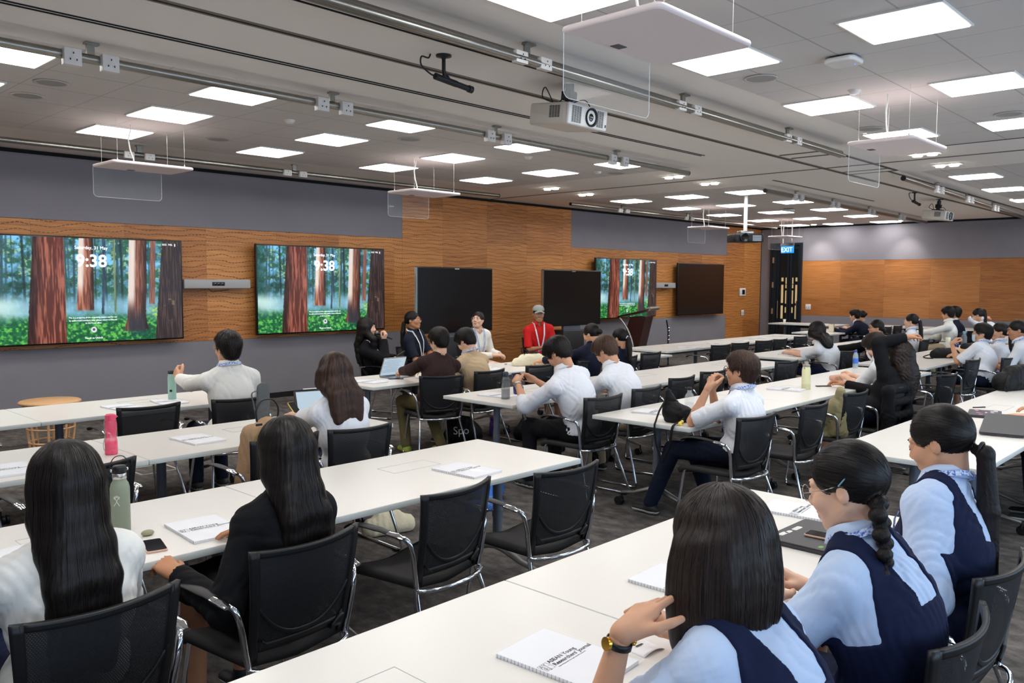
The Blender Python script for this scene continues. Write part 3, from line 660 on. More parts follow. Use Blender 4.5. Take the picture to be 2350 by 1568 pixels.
# lectern
def slab(P, w, y0, y1): pass
r = empty('lectern', (15.0, 10.5, 0), R(-72), 'dark mahogany lectern with steel trim in front of the far lit display', 'lectern')
b = MB(); b.prism([(-.28, .06), (.1, .06), (.32, 1.06), (-.02, 1.06), (-.1, .8)], -.3, .3, 'y'); b.build('pedestal', M_MAHOG, r)
b = MB(); b.box((0, 0, .03), (.8, .7, .06), .01); b.build('base', M_MAHOG, r)
b = MB(); Mt = Matrix.Translation((.06, 0, 1.14)) @ Matrix.Rotation(R(-14), 4, 'Y'); b.box((0, 0, 0), (.72, .74, .035), .006, Mt); b.build('desk_top', M_MAHOG, r)
b = MB(); b.cyl((.4, -.36, 1.235), (.4, .36, 1.235), .045, 18); b.build('steel_rail', M_STEEL, r)
for y in (-.31, .31):
    MB().tube(smooth_path([(-.25, y, 1.04), (-.08, y, .8), (.05, y, .45), (.06, y, .07)], 18), .022, 10).build('steel_strip', M_STEEL, r)
r = empty('cable_trolley', (15.15, 9.75, 0), 0, 'slim black upright stand with chrome knobs beside the lectern', 'stand')
MB().tube([(-.07, 0, 1.0), (0, 0, .8), (.02, 0, .03)], .016, 8).build('upright', M_BLACK, r)
for z in (.83, .77, .66, .58): MB().ell((-.0, -.02, z), (.025, .02, .02), 12, 8).build('knob', M_CHROME, r)
MB().box((0, 0, .015), (.4, .3, .03), .005).build('base', M_BLACK, r)
# switches and control panel
r = empty('control_panel', (21.41, 11.36, 1.545), 0, 'white wall control panel with a dark display on the wood end field', 'control panel'); MB().rbox((0, 0, 0), (.33, .03, .225), .02, 3).build('frame', M_WHITEP, r); MB().box((.03, -.016, .0), (.15, .004, .13)).build('display', M_BLACK, r)
def make_switch():
    r = empty('wall_switch', label='switch', cat='switch', group='white wall switches'); MB().rbox((0, 0, 0), (.15, .012, .15), .01, 3).build('plate', M_WHITEP, r)
    for x in (-.03, .03): MB().box((x, -.008, 0), (.045, .006, .09), .002).build('rocker', mat('rocker', (205, 205, 205), .4), r)
    return r
WSK = Kind(make_switch()); WSK.put((21.42, 11.35, .965), 0, 'white wall switch below the control panel'); WSK.put((22.49, 9.93, 1.14), R(-90), 'white wall switch just right of the glass door')
# round beech stool table
r = empty('round_side_table', (3.0, 9.62, 0), R(10), 'round beech side table with a ring of legs by the screen wall', 'side table')
MB().lathe([(.001, .475), (.27, .475), (.3, .487), (.3, .5), (.285, .51), (.001, .512)], 40, cap=False).build('table_top', M_BEECH, r)
for i in range(8):
    a = PI/4*i+.2; MB().tube([(.25*math.cos(a), .25*math.sin(a), .48), (.2*math.cos(a), .2*math.sin(a), .0)], .013, 8).build('leg', M_BEECH, r)
MB().tube([(.208*math.cos(a), .208*math.sin(a), .07) for a in [2*PI*k/40 for k in range(40)]], .011, 8, closed=True).build('foot_ring', M_BEECH, r)
MB().tube([(.225*math.cos(a), .225*math.sin(a), .22) for a in [2*PI*k/40 for k in range(40)]], .009, 8, closed=True).build('upper_ring', M_BEECH, r)

# ================================================================== TABLES
def make_table():
    r = empty('meeting_table', label='table', cat='table', group='white laminate meeting tables')
    L, D = 1.795, .88
    b = MB(); b.slot(1).box((0, 0, .725), (L, D, .03), .002); b.slot(0).box((0, 0, .7395), (L-.003, D-.003, .002)); b.build('table_top', [M_TABLE, M_TEDGE], r)
    f = MB(); w, d = .335, .155; 
    for a in ((0, .12+d/2, w, .002), (0, .12-d/2, w, .003), (-w/2, .12, .0015, d), (w/2, .12, .0015, d)): f.box((a[0]+.05, a[1], .741), (a[2], a[3], .0012))
    f.build('cable_flap', mat('flap_seam', (176, 184, 180), .5), r)
    MB().box((0, -.02, .685), (1.2, .07, .045), .003).build('cross_beam', M_BLACK, r)
    MB().box((0, .1, .66), (.5, .16, .06), .01).build('cable_tray', M_BLACK, r)
    for s in (-1, 1):
        x = s*.64
        c = MB(); c.cyl((x, 0, .2), (x, 0, .70), .03, 20); c.cyl((x, 0, .36), (x, 0, .4), .034, 20); q = c.build('column', M_TLEG, r)
        MB().prism([(-.3, .709), (.3, .709), (.3, .695), (.05, .64), (-.05, .64), (-.3, .695)], x-.02, x+.02, 'x').build('top_bracket', M_TLEG, r)
        for t in (-1, 1):
            ft = MB(); e = (x-s*.0, t*.33); ft.tube([(x, 0, .175), (x, t*.07, .165), (e[0], e[1]*.6, .12), (e[0], e[1], .095)], [.034, .034, .026, .02], 8, ry=.55); qf = ft.build('foot', M_TFOOT, r)
            cs = MB(); cx, cy_ = e[0]+.03*s, e[1]
            for k in (-1, 1): cs.cyl((cx+k*.006, cy_, .035), (cx+k*.024, cy_, .035), .035, 18)
            cs.cyl((e[0], e[1], .05), (e[0], e[1], .1), .008, 8); cs.build('caster', M_BLACK, qf)
    return r
TK = Kind(make_table())
ROWS = [('row nearest the screen wall', 'left block', [.22, 2.02], 6.68), ('second row from the screen wall', 'left block', [.22, 2.02], 4.82), ('third row from the screen wall', 'left block', [.22, 2.02], 3.045), ('row nearest the camera', 'left block', [.25, 2.05], 1.09),
        ('row nearest the screen wall', 'middle block', [4.98, 6.78, 8.58], 6.6), ('second row from the screen wall', 'middle block', [5.08, 6.88, 8.68], 4.8), ('third row from the screen wall', 'middle block', [5.16, 6.96, 8.76], 3.13), ('row nearest the camera', 'middle block', [5.16, 6.96, 8.76], 1.24),
        ('row nearest the screen wall', 'right block', [10.85, 12.65, 14.45], 6.98), ('second row from the screen wall', 'right block', [11.05, 12.85, 14.65], 5.02), ('third row from the screen wall', 'right block', [11.03, 12.83, 14.63], 3.33),
        ('row nearest the screen wall', 'end block', [17.1, 18.9], 7.02), ('second row from the screen wall', 'end block', [17.1, 18.9], 5.2), ('third row from the screen wall', 'end block', [17.1, 18.9], 3.4)]
for rw, bl, xs, y in ROWS:
    for i, x in enumerate(xs):
        w = {2: ['left', 'right'], 3: ['left', 'middle', 'right']}[len(xs)][i]
        TK.put((x+.9, y+.44, 0), 0, 'white meeting table, %s, %s, its %s table' % (rw, bl, w))
TK.put((21.1, 9.3, 0), R(90), 'white table standing crosswise along the end wall before the glass door')
TK.put((21.55, 6.75, 0), R(90), 'white table standing crosswise along the end wall behind the far chairs')
TK.put((21.55, 4.9, 0), R(90), 'white crosswise table along the end wall, hidden mostly by the far students')
# ================================================================== CHAIRS
def make_chair():
    r = empty('meeting_chair', label='chair', cat='chair', group='black mesh back meeting chairs')
    # seat
    def sf(u, v):
        x = (u-.5)*(.47-.05*(1-v)); y = -.2+v*.44; z = .455-.02*math.exp(-((u-.5)*3)**2)*(.6+.4*v)-(.035*max(0, (v-.85)/.15)**2)+.012*abs(u-.5)*2; return (x, y, z)
    MB().grid(sf, 12, 12, .035).build('seat', M_SEAT, r)
    # back shell surface
    def S(u, v):          # u -1..1 across, v 0..1 up
        hw = .205+.034*v; z = .44+.415*v; y = -.205-.03*math.sin(v*PI*.8)-.045*v*v-.055*(1-u*u)*(.35+.65*v); return Vector((u*hw, y, z+.008*u*u*v))
    def strip(u0, u1, v0, v1, nu, nv, th): return lambda a, b: S(u0+(u1-u0)*a, v0+(v1-v0)*b)
    fr = MB()
    for a in ((-1, -.86, 0, 1, 3, 16), (.86, 1, 0, 1, 3, 16), (-.9, .9, .945, 1, 18, 3)): fr.grid(strip(*a, 0), a[4], a[5], .016)
    # lower rail bowing down to the middle plus corner triangles
    def low(a, b):
        u = -.9+1.8*a; v1 = .155+.16*abs(u)**3*0; return S(u, .10+.07*b)
    fr.grid(low, 18, 2, .016)
    def arc(a, b):
        u = -.9+1.8*a; vc = .20+.42*abs(u)**2.6; return S(u, vc-.022+.044*b)
    fr.grid(arc, 24, 2, .014)
    for sg in (-1, 1):
        fr.grid(lambda a, b, sg=sg: S(sg*(.86-.30*(1-b)*a), .10+.0*a+.13*b), 6, 4, .014)
    bk = fr.build('backrest', M_CHAIRB, r)
    MB().grid(lambda a, b: S(-.88+1.76*a, .15+.8*b)-Vector((0, -.005, 0)), 24, 20).build('mesh_panel', M_MESH, bk)
    text('CHAIR', .0, M_INK) if False else None
    # chrome: side uprights and the rear bow
    P0 = S(-1, 0); P1 = S(1, 0)
    ch = MB()
    for s in (-1, 1):
        ch.tube(smooth_path([(s*.21, -.21, .43), (s*.226, -.215, .5), (s*.245, -.22, .6), (s*.262, -.205, .66), (s*.285, -.16, .675)], 14), .012, 10)
    ch.tube([(.212*math.sin(a), -.215-.075*(math.cos(a)-math.cos(1.5))/(1-math.cos(1.5)), .425) for a in [(-1.5+3*k/20) for k in range(21)]], .011, 10)
    ch.build('back_tube', M_CHROME, r)
    for s in (-1, 1):
        am = MB(); pts = smooth_path([(s*.285, -.17, .68), (s*.287, -.05, .69), (s*.284, .06, .689), (s*.28, .13, .676), (s*.276, .17, .655)], 16)
        am.tube(pts, [.021]*4+[.026]*(len(pts)-6)+[.023, .016], 12, ry=.3); q = am.build('armrest', mat('armrest_black', (30, 29, 29), .5), r)
        MB().tube([(s*.285, -.205, .672), (s*.286, -.17, .68), (s*.287, -.12, .683)], [.014, .022, .021], 10, ry=.5).build('arm_bracket', M_CHROME, q)
    # sled legs
    for s in (-1, 1):
        rear = [(s*.205, -.2, .425), (s*.262, -.33, .05), (s*.264, -.33, .018), (s*.262, -.29, .012), (s*.247, 0, .012)]
        front = [(s*.2, .2, .43), (s*.243, .235, .06), (s*.246, .23, .02), (s*.247, .195, .012), (s*.247, 0, .012)]
        MB().tube(rear, .0105, 8).build('leg', M_CHROME, r); MB().tube(front, .0105, 8).build('leg', M_CHROME, r)
        for y in (-.28, .19): MB().box((s*.251, y, .009), (.026, .05, .018), .003).build('glide', M_BLACK, r)
    MB().tube([(-.2, .19, .425), (.2, .19, .425)], .01, 8).build('seat_rail', M_CHROME, r)
    return r
CK = Kind(make_chair())
CHAIRS = [(.87, 2.66, 2, 'holding the long haired girl in white'), (1.61, 2.76, 4, 'holding the girl in the black blazer'), (2.50, 2.93, 6, 'empty, nearer of the two pushed in at the third row'), (3.19, 2.83, -3, 'empty, farther of the two pushed in at the third row'),
    (1.53, 4.6, 3, 'empty, behind the green steel bottle'), (2.62, 4.55, 2, 'with the tan backpack on its seat'), (3.17, 4.52, -5, 'holding the woman with shoulder-length hair'), (1.35, 6.4, 0, 'empty, at the left picture edge'),
    (2.6, 6.38, -1, 'empty, behind the pink bottle'), (3.3, 6.28, -6, 'holding the man with the mint bottle'), (5.55, 6.33, -22, 'holding the man in the brown jacket'), (6.16, 6.37, 3, 'holding the man in the beige shirt'), (7.0, 6.39, -1, 'empty, by the cream tote bag'),
    (7.85, 6.35, 2, 'holding the woman with the low bun in navy'), (8.6, 6.35, 0, 'holding the girl with the navy blazer and ponytail'), (9.31, 6.46, 0, 'empty, last of the middle block front row'),
    (5.43, 4.3, -4, 'holding the man playing on his phone'), (6.15, 4.38, 2, 'holding the brown haired man in white'), (7.09, 4.6, 0, 'empty, right behind the brown haired man'), (7.85, 4.68, -4, 'empty, left of the boy in glasses'), (9.48, 4.62, -8, 'empty, right of the boy in glasses'),
    (5.4, 2.93, -6, 'holding the boy in glasses'), (6.23, 2.88, -1, 'empty, next to the boy in glasses'), (7.19, 2.93, -3, 'empty, with the olive jumper on its seat'), (7.87, 2.83, -5, 'with a black jacket on its back'), (8.5, 2.93, 5, 'holding the girl with curly hair'), (9.34, 2.81, -6, 'empty, right of the curly haired girl'),
    (11.38, 3.1, -4, 'holding the masked student with a hand on the chin'), (12.05, 2.86, -6, 'holding the girl right of the masked student'), (12.9, 2.95, 0, 'holding the rightmost student'),
    (11.3, 6.52, -8, 'empty, first at the right block front row'), (11.93, 6.54, -6, 'empty, second at the right block front row'), (12.7, 6.52, -8, 'empty, third at the right block front row'), (13.22, 6.5, -2, 'empty, fourth at the right block front row'), (14.2, 6.58, -5, 'empty, fifth at the right block front row'), (14.9, 6.58, 0, 'empty, last at the right block front row'),
    (11.6, 4.72, -4, 'holding the girl in a mask'), (12.15, 4.62, 4, 'empty, behind the girl in a mask'), (13.0, 4.7, 0, 'holding the woman with glasses'), (14.9, 4.75, 0, 'holding the girl with a white hair tie'),
    (18.1, 6.7, 0, 'holding the man in the navy suit'), (18.8, 6.7, 0, 'empty, first black chair before the far white table'), (19.45, 6.7, -3, 'empty, second black chair before the far white table'), (17.5, 4.9, 10, 'holding the far man in a white shirt'), (18.4, 4.95, 0, 'holding the far man in navy'),
    (2.42, .83, 0, 'holding the girl with the braid'), (3.08, .88, -4, 'holding the girl with the ponytail'), (1.75, .7, 0, 'holding the girl with the bob'), (7.3, 1.0, 0, 'at the right picture edge, by the hand on a laptop')]
CH = [CK.put((x-.055*math.sin(R(a)), y+.055*math.cos(R(a)), 0), R(a), 'black mesh chair, ' + l) for x, y, a, l in CHAIRS]
PANELCH = [(6.81, 8.78, 205, 'holding the speaker with the microphone'), (7.74, 9.14, 200, 'holding the woman in the navy polo'), (8.64, 8.84, 170, 'holding the woman in the white jacket'), (10.35, 9.15, 150, 'holding the man in red')]
for x, y, a, l in PANELCH: CK.put((x, y, 0), R(a), 'black chair facing the audience, ' + l)

# ================================================================== PEOPLE
V3 = lambda *a: np.array(a, float)
def nrm(v): return v/(np.linalg.norm(v)+1e-12)
class Field:
    """smooth union of rounded forms sampled on a grid, turned into one closed surface"""
    def __init__(s, lo, hi, h):
        s.h = h; s.lo = np.array(lo, float); s.n = np.maximum(4, np.ceil((np.array(hi)-s.lo)/h).astype(int)+1)
        s.F = np.full(tuple(s.n), .12, np.float32); s.ax = [s.lo[i]+h*np.arange(s.n[i]) for i in range(3)]
    def sub(s, lo, hi):
        a = np.clip(np.floor((np.array(lo)-s.lo)/s.h).astype(int), 0, s.n); b = np.clip(np.ceil((np.array(hi)-s.lo)/s.h).astype(int)+1, 0, s.n)
        if np.any(b <= a): return None
        sl = tuple(slice(a[i], b[i]) for i in range(3))
        X, Y, Z = (s.ax[i][sl[i]].reshape([-1 if j == i else 1 for j in range(3)]) for i in range(3)); return sl, X, Y, Z
    def put(s, sl, d, k, neg):
        F = s.F[sl]; d = d.astype(np.float32)
        if neg: F, d = -F, d
        if k > 0:
            hh = np.clip(.5+.5*(d-F)/k, 0, 1); r = d*(1-hh)+F*hh-k*hh*(1-hh)
        else: r = np.minimum(F, d)
        s.F[sl] = -r if neg else r
    def cone(s, a, b, ra, rb, k=.02, neg=False, flat=None, fr=1.0):
        """tapered rod a-b; flat: unit axis along which it is squashed by factor fr"""
        a = np.asarray(a, float); b = np.asarray(b, float); m = max(ra, rb)/min(1, fr)*1.0+.05+k
        q = s.sub(np.minimum(a, b)-m, np.maximum(a, b)+m)
        if q is None: return s
        sl, X, Y, Z = q; ba = b-a; L = ba@ba+1e-12
        px, py, pz = X-a[0], Y-a[1], Z-a[2]; t = np.clip((px*ba[0]+py*ba[1]+pz*ba[2])/L, 0, 1)
        dx, dy, dz = px-t*ba[0], py-t*ba[1], pz-t*ba[2]; d2 = dx*dx+dy*dy+dz*dz
        if flat is not None:
            w = dx*flat[0]+dy*flat[1]+dz*flat[2]; d2 = d2+w*w*(1/fr**2-1)
        s.put(sl, np.sqrt(d2)-(ra+(rb-ra)*t), k, neg); return s
    def ell(s, c, r, Rm=None, k=.02, neg=False):
        c = np.asarray(c, float); r = np.asarray(r, float); m = r.max()+.05+k; q = s.sub(c-m, c+m)
        if q is None: return s
        sl, X, Y, Z = q; p = [X-c[0], Y-c[1], Z-c[2]]
        if Rm is not None: p = [p[0]*Rm[0, i]+p[1]*Rm[1, i]+p[2]*Rm[2, i] for i in range(3)]
        k0 = np.sqrt((p[0]/r[0])**2+(p[1]/r[1])**2+(p[2]/r[2])**2); k1 = np.sqrt((p[0]/r[0]**2)**2+(p[1]/r[1]**2)**2+(p[2]/r[2]**2)**2)+1e-9
        s.put(sl, k0*(k0-1)/k1, k, neg); return s
    def fn(s, f, neg=False, k=0):
        X, Y, Z = (s.ax[i].reshape([-1 if j == i else 1 for j in range(3)]) for i in range(3)); s.put((slice(None),)*3, np.broadcast_to(f(X, Y, Z), s.F.shape), k, neg); return s
    def wrinkle(s, amp, wl, seed, lo=-1, hi=1, stretch=(1, 1, 1)):
        rs = np.random.RandomState(seed); X, Y, Z = (s.ax[i].reshape([-1 if j == i else 1 for j in range(3)]) for i in range(3)); out = 0
        for i in range(3):
            v = rs.randn(3); v = v/np.linalg.norm(v)*2*PI/(wl*(.8+.7*rs.rand()))*np.array(stretch); ph = rs.rand()*6.28
            v2 = rs.randn(3); v2 = v2/np.linalg.norm(v2)*2*PI/(wl*3.2); v3 = rs.randn(3); v3 = v3/np.linalg.norm(v3)*2*PI/(wl*4.5)
            w = np.sin(v[0]*X+v[1]*Y+v[2]*Z+ph+2.2*np.sin(v2[0]*X+v2[1]*Y+v2[2]*Z)); env = np.clip(.5+.8*np.sin(v3[0]*X+v3[1]*Y+v3[2]*Z+ph*2), 0, 1)
            out = out+env*(1-2*np.abs(w)**.8)
        s.F += (amp*.42*out).astype(np.float32); return s
    def mesh(s):
        F = s.F; ins = F < 0; n = s.n
        c = np.zeros((n[0]-1, n[1]-1, n[2]-1), np.int8); corners = [(i, j, k) for i in (0, 1) for j in (0, 1) for k in (0, 1)]
        for i, j, k in corners: c += ins[i:n[0]-1+i, j:n[1]-1+j, k:n[2]-1+k]
        act = (c > 0) & (c < 8); idx = np.full(act.shape, -1, np.int64); A = np.argwhere(act); idx[act] = np.arange(len(A))
        if len(A) == 0: return np.zeros((0, 3)), np.zeros((0, 4), int)
        vals = {q: F[A[:, 0]+q[0], A[:, 1]+q[1], A[:, 2]+q[2]] for q in corners}
        S = np.zeros((len(A), 3)); cnt = np.zeros(len(A))
        for q in corners:
            for ax in range(3):
                if q[ax] == 0:
                    r = list(q); r[ax] = 1; r = tuple(r); a, b = vals[q], vals[r]; m = (a < 0) != (b < 0); t = np.where(m, a/(a-b+1e-20), 0)
                    p = np.array(q, float)[None]+np.zeros((len(A), 3)); p[:, ax] += t; S += p*m[:, None]; cnt += m
        P = (A+S/np.maximum(cnt, 1)[:, None])*s.h+s.lo
        Q = []
        for ax in range(3):
            u, v = [(1, 2), (2, 0), (0, 1)][ax]
            a = [slice(None)]*3; b = [slice(None)]*3; a[ax] = slice(0, n[ax]-1); b[ax] = slice(1, n[ax])
            for w in (u, v): a[w] = slice(1, n[w]-1); b[w] = slice(1, n[w]-1)
            A0, B0 = ins[tuple(a)], ins[tuple(b)]; E = np.argwhere(A0 != B0)
            if len(E) == 0: continue
            fl = A0[tuple(E.T)]; E = E.copy(); E[:, u] += 1; E[:, v] += 1
            def ci(du, dv):
                e = E.copy(); e[:, u] += du; e[:, v] += dv; return idx[tuple(e.T)]
            q = np.stack([ci(-1, -1), ci(0, -1), ci(0, 0), ci(-1, 0)], 1); q[~fl] = q[~fl][:, ::-1]; Q.append(q)
        Q = np.concatenate(Q); return P, Q[(Q >= 0).all(1)]
    def sample(s, P):
        g = (P-s.lo)/s.h; g = np.clip(g, 0, s.n-1.001); i = g.astype(int); f = g-i; out = 0
        for q in [(a, b, c) for a in (0, 1) for b in (0, 1) for c in (0, 1)]:
            w = np.prod(np.where(np.array(q)[None] == 1, f, 1-f), axis=1); out = out+w*s.F[i[:, 0]+q[0], i[:, 1]+q[1], i[:, 2]+q[2]]
        return out
    def grad(s, P):
        e = s.h; G = np.stack([s.sample(P+np.eye(3)[i]*e)-s.sample(P-np.eye(3)[i]*e) for i in range(3)], 1); return G/(np.linalg.norm(G, axis=1, keepdims=True)+1e-9)
def npmesh(name, parts, mats, parent=None, loc=None, Rm=None):
    """parts: list of (verts, quads, material index or array)"""
    vs = []; fs = []; mi = []; b = 0
    for P, Q, m in parts:
        if len(Q) == 0: continue
        vs.append(P); fs.append(Q+b); mi.append(np.full(len(Q), m) if np.isscalar(m) else m); b += len(P)
    if not vs: return None
    vs = np.concatenate(vs); fs = np.concatenate(fs); mi = np.concatenate(mi)
    me = bpy.data.meshes.new(name); me.vertices.add(len(vs)); me.vertices.foreach_set('co', vs.astype(np.float32).ravel()); me.loops.add(fs.size); me.loops.foreach_set('vertex_index', fs.ravel().astype(np.int32))
    me.polygons.add(len(fs)); me.polygons.foreach_set('loop_start', np.arange(0, fs.size, 4, dtype=np.int32)); me.polygons.foreach_set('loop_total', np.full(len(fs), 4, np.int32))
    me.polygons.foreach_set('material_index', mi.astype(np.int32)); me.polygons.foreach_set('use_smooth', np.ones(len(fs), bool)); me.update()
    for m in mats: me.materials.append(m)
    o = bpy.data.objects.new(name, me); COL.objects.link(o)
    if parent: o.parent = parent
    if Rm is not None: o.matrix_local = Matrix([[*Rm[i], (loc if loc is not None else (0, 0, 0))[i]] for i in range(3)]+[[0, 0, 0, 1]])
    elif loc is not None: o.location = loc
    return o
def hand_surface(wrist, fwd, dors, side, curl, s, thumb=.3, spread=0., h=.0042, fore=None):
    """wrist point, direction of the fingers, back-of-hand normal; side=+1: thumb towards fwd x dors; curl: list of 4 or one number"""
    y = nrm(fwd); z = nrm(dors-y*(dors@y)); x = np.cross(y, z)*side
    F = Field(V3(-.11, -.085, -.13)*s, V3(.11, .21, .085)*s, h)
    if not isinstance(curl, (list, tuple)): curl = [curl]*4
    fl_ = np.array([x@fore, y@fore, z@fore])/1.0 if fore is not None else V3(0, 1, 0); fl_ = nrm(fl_)
    F.cone(-fl_*.05*s, V3(0, .004, 0), .0235*s, .0225*s, .0); F.cone(V3(-.008, 0, 0)*s, V3(-.007, .03, -.002)*s, .0195*s, .0185*s, .012*s).cone(V3(.008, 0, 0)*s, V3(.008, .03, -.002)*s, .0195*s, .0185*s, .012*s)
    XI = (.030, .011, -.009, -.027); LEN = ((.042, .026, .022), (.046, .029, .023), (.043, .027, .022), (.034, .021, .02)); YK = (.088, .092, .088, .08)
    for i in range(4):
        kn = V3(XI[i], YK[i], .002)*s; F.cone(V3(XI[i]*.55, .015, -.002)*s, kn, .0145*s, .0105*s, .016*s); F.cone(V3(XI[i]*.6, .03, -.012)*s, kn-V3(0, .01, .008)*s, .012*s, .01*s, .012*s)
    for i in range(4):
        p = V3(XI[i], YK[i], .002)*s; an = 0; c = curl[i]; r = (.0095, .0098, .0094, .0083)[i]*s
        for j in range(3):
            an += c*(1.15, 1.5, 1.0)[j]; sp = (XI[i]/.03)*spread*.25
            d = V3(sp, math.cos(an), -math.sin(an)); q = p+nrm(d)*LEN[i][j]*s; F.cone(p, q, r, r*.9, .0035*s if j == 0 else .002*s); p = q; r *= .9
    p = V3(.022, .02, -.008)*s; d0 = nrm(V3(.75, .8, -.25-.5*thumb)); q = p+d0*.046*s; F.cone(p, q, .0155*s, .012*s, .014*s)
    d1 = nrm(V3(.45-.55*thumb, .9, -.2-.6*thumb)); r_ = q+d1*.034*s; F.cone(q, r_, .0118*s, .0105*s, .004*s); d2 = nrm(V3(.25-.8*thumb, .95, -.25-.5*thumb)); F.cone(r_, r_+d2*.026*s, .0105*s, .0085*s, .003*s)
    P, Q = F.mesh()
    if side < 0: Q = Q[:, ::-1]
    B = np.stack([x, y, z]); return wrist+P@B, Q
def ik(S, T, l1, l2, hint):
    d = T-S; L = np.linalg.norm(d); L2 = min(L, (l1+l2)*.995); L2 = max(L2, abs(l1-l2)*1.05+.02); u = d/L; T = S+u*L2
    a = (l1*l1-l2*l2+L2*L2)/(2*L2); hh = math.sqrt(max(1e-6, l1*l1-a*a)); w = nrm(hint-u*(hint@u)); return S+u*a+w*hh, T
def skin_mat(name, c): return mat(name, c, .5, spec=.4, var=.05, vscale=14, bump=.08, bscale=260, bdist=.001)
def hair_mat(name, dark, light):
    g = NG(name); o = g.xyz(); an = g.m_('ARCTAN2', o[0], g.m_('ADD', o[1], .01)); rad = g.m_('SQRT', g.m_('ADD', g.m_('MULTIPLY', o[0], o[0]), g.m_('MULTIPLY', o[1], o[1])))
    st = g.noise(g.comb(g.m_('MULTIPLY', an, 34), g.m_('MULTIPLY', o[2], 5), g.m_('MULTIPLY', rad, 60)), 1.6, 3, .6)
    g.col(g.mix(st, lin(dark), lin(light))); g.b.inputs['Roughness'].default_value = .46; g.b.inputs['Specular IOR Level'].default_value = .25; g.bump(st, .7, .004); return g.m
def strand_mat(name, dark, light):
    g = NG(name); n = g.N.new('ShaderNodeNewGeometry'); g.col(g.mix(n.outputs['Random Per Island'], lin(dark), lin(light))); g.b.inputs['Roughness'].default_value = .42; g.b.inputs['Specular IOR Level'].default_value = .3; return g.m
HAIRC = {'black': ((10, 8, 8), (38, 31, 29)), 'soft': ((16, 12, 11), (58, 45, 40)), 'brown': ((26, 18, 15), (88, 64, 54)), 'light': ((40, 28, 22), (108, 80, 64))}
HM = {k: (hair_mat('hair_'+k, *v), strand_mat('hair_strand_'+k, *v)) for k, v in HAIRC.items()}
SKIN = {'fair': skin_mat('skin_fair', (226, 180, 152)), 'mid': skin_mat('skin_mid', (208, 156, 124)), 'tan': skin_mat('skin_tan', (186, 132, 98)), 'deep': skin_mat('skin_deep', (118, 76, 52))}
M_LIPS = mat('lips', (186, 122, 106), .4); M_EYEW = mat('eye_white', (232, 228, 222), .25); M_IRIS = mat('iris', (24, 16, 14), .15); M_BROW = mat('brow_hair', (34, 27, 25), .7)
M_GLF = mat('glasses_frame', (30, 28, 28), .3, .5); M_GLG = mat('glasses_frame_thin', (190, 180, 170), .2, 1); M_LENS = mat('glasses_lens', (235, 240, 245), .02, alpha=.16, spec=.8)
def cloth(name, c, bump=.22, bs=26, rough=.85, sheen=.0, bd=.006): return mat(name, c, rough, bump=bump, bscale=bs, bdist=bd, spec=.25, sheen=sheen)
CL = {'white': cloth('shirt_white', (226, 228, 234)), 'offwhite': cloth('shirt_offwhite', (228, 226, 220)), 'school_blue': cloth('blouse_pale_blue', (192, 210, 238)), 'pinafore': cloth('pinafore_navy', (20, 28, 58), .12, 40), 'navy': cloth('blazer_navy', (22, 26, 44), .1, 40), 'black': cloth('jacket_black', (15, 15, 19), .12, 40),
      'brown': cloth('jacket_brown', (52, 34, 34), .2, 160, bd=.002), 'beige': cloth('shirt_beige', (198, 172, 138)), 'polo': cloth('polo_navy', (26, 31, 46)), 'red': cloth('shirt_red', (206, 36, 36)), 'ivory': cloth('jacket_ivory', (236, 232, 222)), 'grey': cloth('suit_grey', (112, 114, 124)),
      'khaki': cloth('trousers_khaki', (178, 160, 134)), 'olive': cloth('trousers_olive', (104, 94, 62)), 'blacktrouser': cloth('trousers_black', (20, 20, 23)), 'navytrouser': cloth('trousers_navy', (18, 26, 44)), 'denim': cloth('trousers_denim', (62, 78, 104)), 'pink': cloth('blouse_pink', (226, 200, 186))}
g = NG('lanyard_print'); v_ = g.tc.outputs['Object']; n_ = g.noise(v_, 120, 2, .6); g.col(g.ramp(n_, [(.42, (214, 222, 240)), (.52, (150, 176, 226)), (.6, (64, 92, 180))])); g.b.inputs['Roughness'].default_value = .7; M_LANY = g.m
M_LANW = mat('lanyard_white', (232, 234, 240), .7); M_SOCK = mat('sock_white', (220, 222, 224), .9)
